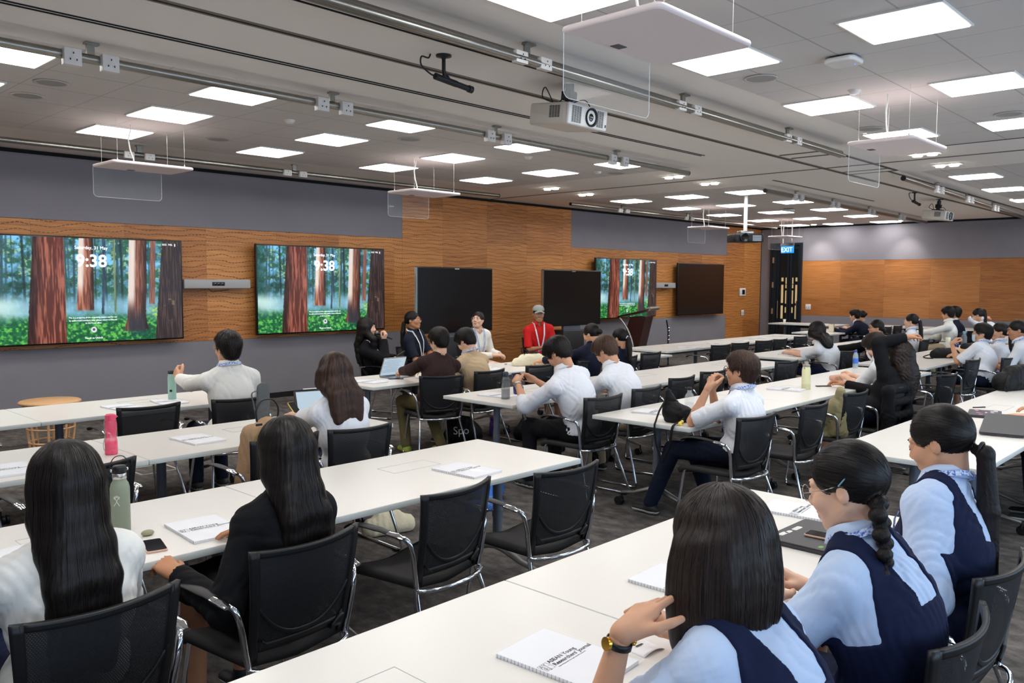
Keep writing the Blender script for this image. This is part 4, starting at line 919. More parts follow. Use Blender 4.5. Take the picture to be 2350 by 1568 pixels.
def person(sp):
    """sp: dictionary with hip (x,y), yaw, head (x,y,z) and the look of one seated person"""
    s = sp.get('s', 1.06); h = sp.get('h', .012); rs = np.random.RandomState(abs(hash(sp['id'])) % 1000 if False else sum(map(ord, sp['id'])))
    hip = V3(sp['hip'][0], sp['hip'][1], sp.get('hz', .56)); root = empty('person', (hip[0], hip[1], 0), 0, sp['label'], 'person', sp.get('group'))
    O = V3(hip[0], hip[1], 0); ya = R(sp['yaw']); fwd = V3(-math.sin(ya), math.cos(ya), 0); rt = V3(fwd[1], -fwd[0], 0); up = V3(0, 0, 1)
    H = V3(*sp['head']); hy = R(sp['yaw']+sp.get('turn', 0)); pit = R(sp.get('pitch', 0)); rol = R(sp.get('roll', 0))
    hf = V3(-math.sin(hy)*math.cos(pit), math.cos(hy)*math.cos(pit), -math.sin(pit)); hr = V3(math.cos(hy), math.sin(hy), 0); hr = hr; hu = np.cross(hr, hf)
    hr, hu = hr*math.cos(rol)-hu*math.sin(rol)*1, hu*math.cos(rol)+hr*math.sin(rol)
    HR = np.stack([hr, hf, hu], 1)                                   # columns: head axes in world
    d = nrm(H-hip); nd = nrm(.55*d+.25*up+.3*hu); N = H-nd*.15*s-hf*.012*s
    D = N-hip; TL = np.linalg.norm(D); lean = D@fwd; back = -fwd*(.03+.10*max(0, lean))*s; M = hip+D*.5+back
    u1 = nrm(N-M); u0 = nrm(M-hip); tw = R(sp.get('twist', 0)); r1 = rt*math.cos(tw)+fwd*math.sin(tw); r1 = nrm(r1-u1*(r1@u1)+0*u1+.0); f1 = np.cross(u1, r1)
    Rt = np.stack([r1, f1, u1], 1); f0 = np.cross(u0, rt); R0 = np.stack([rt, f0, u0], 1)
    man = sp.get('man', False); sw = (.172 if man else .146)*s; shs = {}
    sh_f = sp.get('shf', .015)
    for k, sg in (('L', -1), ('R', 1)): shs[k] = N-u1*(.078-sp.get('shrug', 0))*s+r1*sg*sw+f1*sh_f*s
    hd = .19*s/ (1.0)
    l1, l2 = .285*s, .245*s; arms = {}
    for k, sg in (('L', -1), ('R', 1)):
        t = sp.get(k); T = V3(*t) if t is not None else hip+fwd*.34*s+rt*sg*.1*s+up*.16*s
        hint = sp.get('hint'+k); hint = V3(*hint) if hint is not None else nrm(-up*1.+rt*sg*.42-fwd*.2)
        arms[k] = (shs[k],)+ik(shs[k], T, l1, l2, hint)
    legs = {}
    for k, sg in (('L', -1), ('R', 1)):
        kf, ks = sp.get('knee', (.43, .09)); K = hip+fwd*kf*s+rt*sg*ks*s-up*.03; af = sp.get('ankle', .40)
        if isinstance(af, tuple): af = af[0 if sg < 0 else 1]
        A = V3(*(hip[:2]+(fwd*af*s+rt*sg*(ks+.01)*s)[:2]), .10*s); legs[k] = (hip+rt*sg*.085*s-up*.0, K, A)
    allp = np.array([hip, N, H, H+hu*.16]+[p for a in arms.values() for p in a]+[p for a in legs.values() for p in a]); lo = allp.min(0)-.2; hi = allp.max(0)+.2; lo[2] = -.02
    sk = SKIN[sp.get('skin', 'fair')]
    # ---- body
    hb = max(h, .0085 if h < .008 else .013); B = Field(lo, hi, hb); i_ = .90
    B.ell(hip+up*.03, V3(.155, .115, .12)*s*i_, R0, .03).ell(M, V3(.125, .088, .15)*s*i_, R0, .05).ell(N-u1*.18*s, V3(.148, .098, .17)*s*i_, Rt, .05)
    B.cone(shs['L'], shs['R'], .045*s, .045*s, .05); B.cone(N-u1*.02*s, H-hu*.05*s-hf*.018*s, .056*s, .05*s, .03)
    for sg in (-1, 1): B.cone(N+u1*.02*s, N-u1*.045*s+r1*sg*.12*s, .04*s, .035*s, .04)
    for k in 'LR':
        S, E_, W_ = arms[k]; B.cone(S, E_, .038*s, .033*s, .02); B.cone(E_, E_+(W_-E_)*.35, .035*s, .035*s, .015); B.cone(E_+(W_-E_)*.3, W_-(W_-E_)*.06, .035*s, .0235*s, .01)
        a, K, A = legs[k]; lr = 1 if sp.get('skirt') else .84; B.cone(a, K, .07*s*lr, .05*s*lr, .03); B.cone(K, K+(A-K)*.35, .05*s*lr, .05*s*lr, .02); B.cone(K+(A-K)*.3, A, .049*s*lr, .034*s*lr, .02); B.cone(A, A-up*.04, .026*s, .024*s, .015)
    bp = [(*B.mesh(), 0)]; bp[0] = (bp[0][0]-O, bp[0][1], 0)
    hh_ = .0044 if h < .008 else (.0055 if h < .011 else .0075)
    HF = Field(V3(-.12, -.14, -.17)*s, V3(.12, .16, .14)*s, hh_*s); c_ = lambda *a: V3(*a)*s
    inv0 = lambda p: HR.T@(np.asarray(p, float)-H)
    HF.ell(c_(0, -.015, .03), V3(.074, .093, .086)*s, k=0).ell(c_(0, .028, -.03), V3(.062, .062, .078)*s, k=.03).ell(c_(0, .052, -.088), V3(.03, .028, .024)*s, k=.03)
    for sg in (-1, 1):
        HF.cone(c_(sg*.054, -.005, -.045), c_(sg*.022, .055, -.09), .018*s, .018*s, .025).cone(c_(sg*.045, .072, .026), c_(sg*.014, .087, .03), .008*s, .008*s, .012).ell(c_(sg*.037, .062, -.025), V3(.026, .024, .026)*s, k=.02)
    HF.cone(c_(0, .086, .014), c_(0, .103, -.024), .0075*s, .0105*s, .01)
    for sg in (-1, 1): HF.ell(c_(sg*.0115, .094, -.03), V3(.008, .011, .008)*s, k=.007)
    HF.cone(c_(-.02, .083, -.0585), c_(0, .0905, -.0555), .005*s, .0065*s, .006).cone(c_(.02, .083, -.0585), c_(0, .0905, -.0555), .005*s, .0065*s, .006).cone(c_(-.014, .084, -.068), c_(.014, .084, -.068), .0075*s, .0075*s, .006)
    for sg in (-1, 1): HF.ell(c_(sg*.031, .096, .006), V3(.017, .013, .011)*s, k=.012, neg=True).ell(c_(sg*.031, .077, .006), V3(.0165, .0145, .0135)*s, k=.004)
    if sp.get('eyes', 'open') == 'open':
        for sg in (-1, 1): HF.ell(c_(sg*.031, .094, .0055), V3(.0125, .012, .0042)*s, k=.002, neg=True)
    for sg in (-1, 1): HF.ell(c_(sg*.077, -.012, -.006), V3(.008, .0165, .027)*s, k=.006).ell(c_(sg*.086, -.008, -.001), V3(.006, .010, .016)*s, k=.003, neg=True)
    HF.cone(c_(0, -.02, -.05), inv0(H-hu*.09*s-hf*.015*s+(N-H)*.12), .052*s, .047*s, .025)
    P, Q = HF.mesh(); cen = P[Q].mean(1)/s; lip = (np.abs(cen[:, 0]) < .023) & (cen[:, 1] > .082) & (cen[:, 2] < -.0525) & (cen[:, 2] > -.0755+.0*cen[:, 0]) & (np.abs(cen[:, 0])+np.abs(cen[:, 2]+.063)*1.9 < .026)
    bp.append((P@HR.T+H-O, Q, lip.astype(int)))
    hs = .96*s
    for k, sg in (('L', -1), ('R', 1)):
        S, E_, W_ = arms[k]; fd = sp.get('hand'+k); fd = nrm(V3(*fd)) if fd is not None else nrm(W_-E_); dn = sp.get('dors'+k); dn = V3(*dn) if dn is not None else up+.3*rt*sg
        cv = sp.get('curl'+k, .32); P, Q = hand_surface(W_, fd, dn, -sg if True else sg, cv, hs, sp.get('thumb'+k, .3), sp.get('spread', .2), .0042 if h < .011 else .006, nrm(W_-E_))
        bp.append((P-O, Q, 0))
    body = npmesh('body', bp, [sk, M_LIPS], root)
    # ---- face details
    e = MB()
    for sg in (-1, 1):
        c = c_(sg*.031, .0772, .0055); e.slot(0).ell(c, V3(.0138, .0138, .012)*s, 16, 10); e.slot(1).ell(c+V3(.0012*sp.get('gaze', 0), .0112, 0)*s, V3(.0058, .0036, .0058)*s, 12, 8)
    if sp.get('face', True):
        eo = e.build('eyes', [M_EYEW, M_IRIS], root) if sp.get('eyes', 'open') == 'open' else None
        b = MB()
        for sg in (-1, 1):
            b.tube([c_(sg*.047, .073, .027), c_(sg*.036, .084, .032), c_(sg*.024, .0895, .0315), c_(sg*.015, .0915, .028)], [.0015*s, .003*s, .0032*s, .002*s], 6)
            b.tube([c_(sg*.0445, .081, .0065), c_(sg*.036, .0895, .0105), c_(sg*.027, .0912, .0105), c_(sg*.0185, .0885, .0055)] if sp.get('eyes', 'open') == 'open' else [c_(sg*.0445, .084, .003), c_(sg*.036, .0915, -.002), c_(sg*.027, .0925, -.002), c_(sg*.0185, .09, .002)], .0012*s, 5)
        bo = b.build('eyebrows', M_BROW, root)
        for o_ in (eo, bo):
            if o_: o_.matrix_local = Matrix([[*HR[i], (H-O)[i]] for i in range(3)]+[[0, 0, 0, 1]])
    def headpart(mbx, name, mats):
        o_ = mbx.build(name, mats, root); o_.matrix_local = Matrix([[*HR[i], (H-O)[i]] for i in range(3)]+[[0, 0, 0, 1]]); return o_
    gl = sp.get('glasses')
    if gl:
        m = MB(); rr = .0225*s
        for sg in (-1, 1):
            pts = [(sg*.033*s+rr*1.1*math.cos(a)*(1 if gl == 'thin' else 1.12), .1005*s-.005*s*abs(math.cos(a))*0, .004*s+rr*math.sin(a)*(1 if gl == 'thin' else .8)) for a in [2*PI*i/20 for i in range(20)]]
            m.tube(pts, (.0011 if gl == 'thin' else .0022)*s, 6, closed=True); m.tube([c_(sg*.058, .1, .008), c_(sg*.071, .085, .009), c_(sg*.078, .03, .012), c_(sg*.08, -.012, .018), c_(sg*.079, -.022, .0)], (.0011 if gl == 'thin' else .002)*s, 6)
        m.tube([c_(-.01, .101, .008), c_(0, .104, .010), c_(.01, .101, .008)], .0013*s, 6); headpart(m, 'glasses', M_GLG if gl == 'thin' else (mat('glasses_yellow', (206, 160, 30), .35) if gl == 'yellow' else M_GLF))
    if sp.get('mask'):
        m = MB(); m.grid(lambda u, v: (math.sin((u-.5)*2.3)*.074*s, (.066+.045*math.cos((u-.5)*2.7)*(.80+.2*math.sin(PI*v)))*s, (-.012-.088*v)*s), 16, 10, .002)
        for sg in (-1, 1): m.tube([c_(sg*.066, .06, -.025), c_(sg*.08, .01, .01), c_(sg*.083, -.02, 0)], .001*s, 5); m.tube([c_(sg*.062, .055, -.08), c_(sg*.08, 0, -.035), c_(sg*.083, -.02, -.01)], .001*s, 5)
        headpart(m, 'face_mask', mat('mask_blue', (186, 218, 232), .8, bump=.5, bscale=30) if sp['mask'] == 'blue' else CL['white'])
    # ---- hair
    hm, sm = HM[sp.get('hc', 'black')]; st = sp.get('hair', 'short'); hh = h*.75 if h < .008 else h*.8
    inv = lambda p: HR.T@(np.asarray(p, float)-H)
    dn = HR.T@(-up); bk = HR.T@(-fwd)
    ext = {'long': .62, 'longer': .66, 'bob': .32, 'lob': .42, 'curly': .45, 'pony': .48, 'braid': .4}.get(st, .16)*s
    tips = np.array([c_(-.14, -.16, -.15), c_(.14, .13, .15), dn*ext+bk*.12*s, c_(0, -.15, 0)+dn*ext]); hlo = tips.min(0)-.09; hhi = tips.max(0)+.09
    G = Field(hlo, hhi, hh); t_ = .012*s if st != 'short' else .013*s
    q_ = (.001, .001, -.004) if sp.get('cap') else (.0075, .0075, .009) if st in ('pony', 'bun', 'braid') else ((.012, .013, .015) if st == 'short' else (.018, .019, .02)); G.ell(c_(0, -.018, .034), V3(.074+q_[0], .093+q_[1], .086+q_[2])*s, k=0)
    if st == 'short' and not sp.get('cap'):
        G.ell(c_(0, .015, .085), V3(.066, .075, .042)*s, k=.03); G.ell(c_(0, -.045, -.02), V3(.064, .06, .068)*s, k=.02)
        if sp.get('fringe', True): G.cone(c_(-.045, .07, .068), c_(.045, .07, .068), .02*s, .02*s, .02)
    fy = sp.get('facecut', .0)
    G.ell(c_(0, .105+fy, -.045), V3(.066, .088, .105)*s, k=.008, neg=True)
    if st in ('short', 'pony', 'bun', 'braid'):
        for sg in (-1, 1): G.ell(c_(sg*.085, .015, -.035), V3(.028, .034, .05)*s, k=.006, neg=True)
        G.ell(c_(0, -.05, -.135), V3(.08, .075, .05)*s, k=.01, neg=True)
    if st in ('long', 'longer', 'lob', 'bob', 'curly'):
        L_ = {'long': .43, 'longer': .49, 'bob': .235, 'lob': .30, 'curly': .36}[st]*s
        bt = inv(N-f1*.10*s)                                          # the hair lies on the back
        c0 = c_(0, -.05, .02)
        cols = [(-.058, -.02), (-.045, -.06), (-.02, -.082), (.02, -.082), (.045, -.06), (.058, -.02)]
        if st in ('bob', 'lob'): cols = [(-.068, .022), (-.07, -.02), (-.052, -.055), (-.02, -.078), (.02, -.078), (.052, -.055), (.07, -.02), (.068, .022)]
        if sp.get('front'): cols += [(-.066, .02), (.066, .02)]
        for q, (x, y) in enumerate(cols):
            a = c_(x, y, .01); r0 = .034*s; fl = .0
            way = [a]; nseg = 6
            for j in range(1, nseg+1):
                p = a+dn*L_*j/nseg
                w = H+HR@p; 
                if st in ('long', 'longer', 'curly', 'lob') and j >= 2:        # keep outside the torso
                    rel = w-(N-u1*.17*s); dpt = rel@f1; lat = rel@r1
                    if sp.get('front') and y > 0 and q >= len(cols)-2:
                        tgt = .125*s; w = w+f1*max(0, tgt-dpt)+r1*(np.sign(x)*.07*s-lat)*.25
                    else:
                        tgt = -.104*s+.02*(abs(lat)/.1)**2*s*.4; w = w+f1*min(0, tgt-dpt)*min(1, (j-1)/2)
                    p = inv(w)
                elif st == 'bob': p = p+c_(x, y, 0)*(.16*math.sin(PI*j/nseg)+.0)
                way.append(p)
            for j in range(nseg):
                f_ = 1-.4*(j/nseg)**2; f2 = 1-.4*((j+1)/nseg)**2
                if st == 'bob': f_, f2 = 1-.28*(j/nseg)**3, 1-.28*((j+1)/nseg)**3
                if st == 'curly': f_, f2 = 1.2+.4*j/nseg, 1.2+.4*(j+1)/nseg
                G.cone(way[j], way[j+1], r0*f_*sp.get('vol', 1.25), r0*f2*sp.get('vol', 1.25), .02)
        if st == 'bob': G.ell(c_(0, .15, -.06), V3(.055, .1, .14)*s, k=.01, neg=True)
    def chain(pts, rr, k=.008):
        for j in range(len(pts)-1): G.cone(pts[j], pts[j+1], rr[j], rr[j+1], k)
    if st == 'pony':
        pz = sp.get('ponyz', -.01); a = c_(sp.get('ponyx', 0), -.1, pz); pl = sp.get('ponyl', 1.0); o2 = a+c_(0, -.035, -.0)+dn*.02*s; b2 = o2+dn*.12*s*pl+bk*.014*s; c2 = b2+dn*.14*s*pl+bk*.01*s; d2 = c2+dn*.08*s*pl
        chain([a, o2, b2, c2, d2], [.014*s, .026*s, .034*s, .028*s, .01*s])
    if st == 'bun': G.ell(c_(0, -.118, sp.get('bunz', .03)), V3(.036, .03, .034)*s, k=.006)
    if st == 'braid':
        a = c_(-.05, -.085, -.045)
        for j in range(11):
            p = a+dn*(.024*j)*s+bk*min(j, 5)*.006*s+c_(-.0035*j+.010*(-1)**j, 0, 0); G.ell(p, V3(.027, .025, .022)*s*(1-.035*j), k=.004)
    if st == 'curly': G.wrinkle(.010, .035, 5)
    else: G.wrinkle(.0022*s/1.06, .018, 3, stretch=(1.6, 1.6, .25))
    if st == 'short': G.wrinkle(.004, .03, 8, stretch=(1.2, 1.2, .8))
    P, Q = G.mesh(); hp = [(P, Q, 0)]
    if not sp.get('nohair'):
        n = 60 if sp.get('cap') else sp.get('strands', 1500 if h < .0095 else (900 if h < .012 else 450)); T = rs.randint(0, len(P), n*3); sd = P[T]; keep = (sd[:, 2] > (-.06*s if st == 'short' else -.02*s if st != 'braid' and st != 'pony' else -.05*s)); sd = sd[keep][:n]
        g0 = G.grad(sd); off = .0008+.0022*rs.rand(len(sd)); pos = sd+g0*off[:, None]; K_ = int({'long': 52, 'longer': 57, 'lob': 40, 'bob': 34, 'curly': 44}.get(st, 14)); step = (.0095 if st != 'short' else .0055)*s; path = [pos.copy()]; alive = np.ones(len(sd), bool)
        crown = c_(0, -.035, .12); prev = None; Ls = (.8+.25*rs.rand(len(sd)))*K_; nr = [g0]
        free = rs.rand(len(sd), 3)*.5-.25
        for it in range(K_):
            g0 = G.grad(pos); rad = pos-crown; des = rad*np.array([1, 1, .2])/(np.linalg.norm(rad, axis=1, keepdims=True)+1e-6); w = np.clip((pos[:, 2:3]/s-.04)/.06, 0, 1)
            if st in ('pony', 'bun', 'braid'): des = (c_(0, -.12, .0)-pos); des /= np.linalg.norm(des, axis=1, keepdims=True)+1e-6; dd = des
            else: dd = des*w+dn[None]*(1-w*.8)
            Fv = G.sample(pos); near = (np.abs(Fv-off) < .02)
            dd = np.where(near[:, None], dd-g0*(dd*g0).sum(1, keepdims=True), dd); dd = dd/(np.linalg.norm(dd, axis=1, keepdims=True)+1e-6)
            dd = dd+free*(.12 if st != 'short' else .45)+(g0*.28 if st == 'short' else 0)
            if prev is not None: dd = dd*.5+prev*.5; dd = dd/(np.linalg.norm(dd, axis=1, keepdims=True)+1e-6)
            prev = dd; npos = pos+dd*step; Fv = G.sample(npos); gg = G.grad(npos); cor = np.where(np.abs(Fv-off) < .015, Fv-off, 0)*(.35 if st == 'short' else 1); npos = npos-gg*cor[:, None]
            stop = it > Ls; npos = np.where(stop[:, None], pos, npos); pos = npos; path.append(pos.copy()); nr.append(gg)
        PA = np.array(path); NR = np.array(nr); Tn = np.gradient(PA, axis=0); sd_ = np.cross(Tn, NR); sd_ /= np.linalg.norm(sd_, axis=2, keepdims=True)+1e-9
        wd = (.0007 if h < .0075 else (.0011 if h < .011 else .002))*s*np.linspace(1, .25, len(PA))[:, None, None]; A_ = PA-sd_*wd; B_ = PA+sd_*wd; m_ = len(PA); ns = PA.shape[1]
        VV = np.stack([A_, B_], 2).transpose(1, 0, 2, 3).reshape(-1, 3); base = (np.arange(ns)[:, None]*m_*2+np.arange(m_-1)[None]*2).ravel(); hp.append((VV, np.stack([base, base+1, base+3, base+2], 1), 1))
    if not sp.get('nohair'): npmesh('hair', hp, [hm, sm], root, H-O, HR)
    if st == 'pony' or st == 'braid':
        a = c_(sp.get('ponyx', 0), -.118, sp.get('ponyz', -.01)) if st == 'pony' else c_(-.05, -.05, -.06)+dn*.24*s; m = MB(); tt = nrm(bk*.8+dn*.2) if st == 'pony' else dn; q1 = nrm(np.cross(tt, V3(1, .1, 0))); q2 = np.cross(tt, q1)
        m.tube([tuple(a+(q1*math.cos(w)+q2*math.sin(w))*.021*s) for w in [2*PI*i/16 for i in range(16)]], .006*s, 6, closed=True); headpart(m, 'hair_tie', sp.get('tie') and CL[sp['tie']] or M_BLACK)
    if sp.get('clip'):
        m = MB(); m.tube([c_(-.07, -.05, .055), c_(-.082, -.03, .035), c_(-.088, -.01, .018)], .0022*s, 6); m.tube([c_(.0, 0, 0)]*2, .0001, 4) if False else None; headpart(m, 'hair_clip', mat('clip_blue', (130, 170, 186), .3, .4))
    if sp.get('cap'):
        m = MB(); m.lathe([(.001, .0), (.04, -.004), (.075, -.022), (.094, -.055), (.099, -.085), (.097, -.095)], 28, tuple(c_(0, -.012, .142)), sy=1.1, cap=False); m.grid(lambda u, v: ((u-.5)*.15*s*(1-.25*v*v), (.08+.085*v*(1-(2*(u-.5))**2*.5))*s, (.062-.018*v-.03*(2*(u-.5))**2)*s), 12, 6, .003); m.ell(tuple(c_(0, -.012, .143)), (.007, .007, .005), 10, 6)
        headpart(m, 'baseball_cap', mat('cap_grey', (158, 162, 158), .9, bump=.3, bscale=200))
    # ---- clothes
    T = sp.get('top', 'white'); slv = sp.get('sleeve', 'long'); tm = CL[T]; loose = sp.get('loose', .016)*s
    def torso(Fd, t, k=.04):
        Fd.ell(hip+up*.02, V3(.155, .118, .11)*s+t, R0, k).ell(M, V3(.128, .095, .15)*s+t*1.25, R0, .05).ell(N-u1*.18*s, V3(.15, .10, .17)*s+t, Rt, .05)
        Fd.cone(shs['L'], shs['R'], .048*s+t*.7, .048*s+t*.7, .05); 
        for sg in (-1, 1): Fd.cone(N+u1*.012*s, N-u1*.045*s+r1*sg*.12*s, .045*s+t*.6, .04*s+t*.6, .04)
        if not man: Fd.ell(N-u1*.2*s+f1*.06*s, V3(.11, .06, .065)*s+t, Rt, .04)
    ap = np.array([hip-up*.2, N, N+up*.1]+[p for a in arms.values() for p in a]); C_ = Field(ap.min(0)-.24, ap.max(0)+.24, h); torso(C_, loose)
    for k, sg in (('L', -1), ('R', 1)):
        S, E_, W_ = arms[k]; r0 = .046*s+loose*.7
        if slv == 'short': Fn = S+(E_-S)*.82; C_.cone(S, Fn, r0, .045*s+loose*1.1, .03)
        elif slv == 'rolled': Fn = E_+(W_-E_)*.22; C_.cone(S, E_, r0, .042*s+loose, .03).cone(E_, Fn, .042*s+loose, .04*s+loose, .02)
        else: Fn = E_+(W_-E_)*.93; C_.cone(S, E_, r0, .042*s+loose, .03).cone(E_, Fn, .042*s+loose, .03*s+loose*.75, .02)
    C_.wrinkle(sp.get('fold', .005)*.9, .07, 11+len(sp['id']), stretch=(1.15, 1.15, .45)); C_.wrinkle(sp.get('fold', .005)*.35, .035, 23+len(sp['id']))
    C_keep = C_.F.copy(); s_lo, s_hi = ap.min(0)-.24, ap.max(0)+.24
    for k, sg in (('L', -1), ('R', 1)):
        S, E_, W_ = arms[k]; a, b, fr_ = (S, E_, .82) if slv == 'short' else ((E_, W_, .22) if slv == 'rolled' else (E_, W_, .93)); ax = nrm(b-a); Fn = a+(b-a)*fr_
        C_.cone(Fn+ax*.055, Fn+ax*.15, .055, .1, 0, neg=True) if slv != 'short' else C_.cone(Fn+ax*.075, Fn+ax*.15, .075, .1, 0, neg=True)
    C_.cone(N+u1*.03*s+f1*.012*s, N+u1*.16*s+f1*.01*s, .058*s, .075*s, .004, neg=True)
    if sp.get('vneck'): C_.cone(N+f1*.1*s, N-u1*.16*s+f1*.14*s, .05*s, .012*s, .006, neg=True)
    zc = hip[2]-(.09 if sp.get('untucked') else .035); C_.fn(lambda X, Y, Z: (Z-zc)+0*X+0*Y, neg=True)
    P, Q = C_.mesh(); npmesh({'navy': 'blazer', 'black': 'jacket', 'brown': 'jacket', 'grey': 'blazer', 'ivory': 'jacket'}.get(T, 'shirt'), [(P-O, Q, 0)], [tm], root)
    # collar
    cm = MB(); ct = sp.get('collar', T); nax = nrm(N+u1*.06-N+.35*(H-N)); q1 = r1; q2 = np.cross(nax, q1)
    if ct:
        c0 = N+u1*.018*s+f1*.004*s-O
        def cf(u, v):
            a = PI/2+R(22)+u*(2*PI-R(44)); rr = (.072-.010*v)*s; return tuple(c0+nax*(-.01+.058*v*(1-.35*max(0, math.sin(a))))*s+(q1*math.cos(a)*rr+q2*math.sin(a)*rr*.98))
        cm.grid(cf, 26, 3, .003)
        if sp.get('fold_collar', T in ('white', 'offwhite', 'school_blue', 'beige', 'red', 'polo')):
            cm.grid(lambda u, v: tuple(c0+nax*(.049*(1-.35*max(0, math.sin(PI/2+R(14)+u*(2*PI-R(28))))) -.04*v)*s+(q1*math.cos(PI/2+R(14)+u*(2*PI-R(28)))+q2*math.sin(PI/2+R(14)+u*(2*PI-R(28))))*(.064+.019*v)*s), 28, 3, .003)
        cm.build('collar', CL.get(ct, tm), root)
    ly = sp.get('lanyard')
    if ly:
        m = MB(); c0 = N+u1*.01*s-O; Lm = M_LANW if ly == 'white' else M_LANY
        pts = []
        for i in range(19):
            a = PI/2+R(60)+(2*PI-R(120))*i/18; pts.append(c0+nax*(.022-.012*math.sin(a))*s+(q1*math.cos(a)*.086+q2*math.sin(a)*.088)*s)
        cb = N-u1*.30*s+f1*(.135*s+loose)-O; fr0 = [cb+r1*.02*sgn for sgn in (1, -1)]
        mid0 = N-u1*.12*s+f1*(.118*s+loose)-r1*.055*s-O; mid1 = N-u1*.12*s+f1*(.118*s+loose)+r1*.055*s-O
        full = [fr0[1], mid0]+pts+[mid1, fr0[0]]; full = smooth_path([tuple(p) for p in full], 60)
        c1 = Vector(c0-u1*.1)
        for i in range(len(full)-1):
            a, b = full[i], full[i+1]; t = (b-a).normalized(); on = (a-Vector(c0)).normalized() if (a-Vector(c0)).length < .115*s else Vector(f1); sd = t.cross(on).normalized()*.0095*s; e0 = on*.002
            m.add([a-sd+e0, a+sd+e0, b+sd+e0, b-sd+e0], [(0, 1, 2, 3)], True)
        lo_ = m.build('lanyard', Lm, root)
        if sp.get('badge'):
            bd = MB(); Mx = Matrix([[*(np.stack([r1, f1, u1], 1)[i]), (cb-u1*.055*s+f1*.006)[i]] for i in range(3)]+[[0, 0, 0, 1]]); bd.box((0, 0, 0), (.075*s, .003, .1*s), 0, Mx); bq = bd.build('badge', M_PAPER, root)
            bd = MB(); bd.box((0, .003, .01), (.055*s, .001, .012), 0, Mx); bd.box((0, .003, -.02), (.04*s, .001, .01), 0, Mx); bd.build('badge_print', mat('badge_red', (190, 60, 50), .6), bq)
    # pinafore
    if sp.get('pinafore'):
        Pf = Field(s_lo, s_hi, h); torso(Pf, loose+.03); Pf.F = np.maximum(Pf.F, C_keep-.0065)
        def loc_(X, Y, Z):
            dx, dy, dz = X-N[0], Y-N[1], Z-N[2]; return [dx*Rt[0, i]+dy*Rt[1, i]+dz*Rt[2, i] for i in range(3)]
        def cut_u(X, Y, Z):
            a, b, c = loc_(X, Y, Z); return np.maximum(np.abs(a)-(.072-.02*np.clip(-c/.16, 0, 1))*s, -(c+.165*s))
        def cut_arm(X, Y, Z):
            a, b, c = loc_(X, Y, Z); return np.maximum((.128*s+.035*s*np.clip((-c-.05*s)/(.17*s), 0, 1)**.6)-np.abs(a), -(c+.22*s))
        Pf.fn(cut_u, neg=True, k=.006); Pf.fn(cut_arm, neg=True, k=.006); Pf.fn(lambda X, Y, Z: (Z-(hip[2]-.02))+0*X+0*Y, neg=True)
        P, Q = Pf.mesh(); npmesh('pinafore', [(P-O, Q, 0)], [CL['pinafore']], root)
    # bottoms
    bt = sp.get('bottom', 'navytrouser'); ap = np.array([hip]+[p for a in legs.values() for p in a]); Bt = Field(ap.min(0)-.18, ap.max(0)+.18, max(h, .008)); Bt.ell(hip-up*.0, V3(.16, .12, .1)*s+.008, R0, .03)
    skirt = sp.get('skirt'); 
    for k, sg in (('L', -1), ('R', 1)):
        a, K, A = legs[k]; Bt.cone(a, K, .082*s, (.072 if skirt else .061)*s, .03)
        if not skirt: Bt.cone(K, A-up*.012, .06*s, .05*s, .02)
    if skirt: Bt.cone(legs['L'][1]-fwd*.02, legs['R'][1]-fwd*.02, .068*s, .068*s, .03); Bt.cone(hip+fwd*.1, hip+fwd*.38*s, .09*s, .07*s, .05)
    Bt.wrinkle(.004, .08, 7)
    P, Q = Bt.mesh(); npmesh('skirt' if skirt else 'trousers', [(P-O, Q, 0)], [CL['pinafore' if skirt is True else bt]], root)
    sm_ = sp.get('shoe', ((26, 26, 28), (226, 226, 222)))
    for k in 'LR':
        A = legs[k][2]; G2 = Field(A-V3(.3, .3, .12), A+V3(.3, .3, .12), max(.007, h*.7)); G2.cone(A-up*.062*s-fwd*.035*s, A-up*.068*s+fwd*.13*s, .036*s, .03*s, .02, flat=V3(0, 0, 1), fr=.85); G2.cone(A-up*.01, A-up*.05, .04*s, .042*s, .03); G2.fn(lambda X, Y, Z: (Z-.008)+0*X+0*Y, neg=True)
        P, Q = G2.mesh(); z = P[Q].mean(1)[:, 2]; npmesh('shoe', [(P-O, Q, (z < .032).astype(int))], [mat('shoe_%d_%d' % (sm_[0][0], sm_[0][1]), sm_[0], .6), mat('sole_%d' % sm_[1][0], sm_[1], .6)], root)
    # wrist things
    for k, kind in (sp.get('wrist') or {}).items():
        S, E_, W_ = arms[k]; ax = nrm(W_-E_); c = W_-ax*.022*s-O; q1 = nrm(np.cross(ax, V3(.2, .3, 1))); q2 = np.cross(ax, q1); m = MB(); col = {'black': M_BLACK, 'steel': M_STEEL, 'gold': M_BLACK}[kind]
        def bandf(u, v): a = 2*PI*u; return tuple(c+ax*(v-.5)*.016+(q1*math.cos(a)+q2*math.sin(a))*.0285*s)
        m.grid(bandf, 22, 1, .0025); wq = m.build('wristwatch', col, root); dd_ = nrm(sp.get('watchdir', -rt)-ax*(sp.get('watchdir', -rt)@ax))
        m = MB(); cc = c+dd_*.031*s; m.cyl(tuple(cc-dd_*.003), tuple(cc+dd_*.005), .015, 18); m.build('watch_case', mat('gold', (222, 170, 70), .2, 1) if kind == 'gold' else M_STEEL, wq)
        if kind == 'gold':
            m = MB()
            for i in range(7): m.ell(tuple(c+ax*.014+(q1*math.cos(i*.35+2)+q2*math.sin(i*.35+2))*.0305*s), (.005, .005, .005), 10, 6)
            m.build('beads', mat('gold', (222, 170, 70), .2, 1), wq)
    sp['arms'] = arms; sp['root'] = root; return root

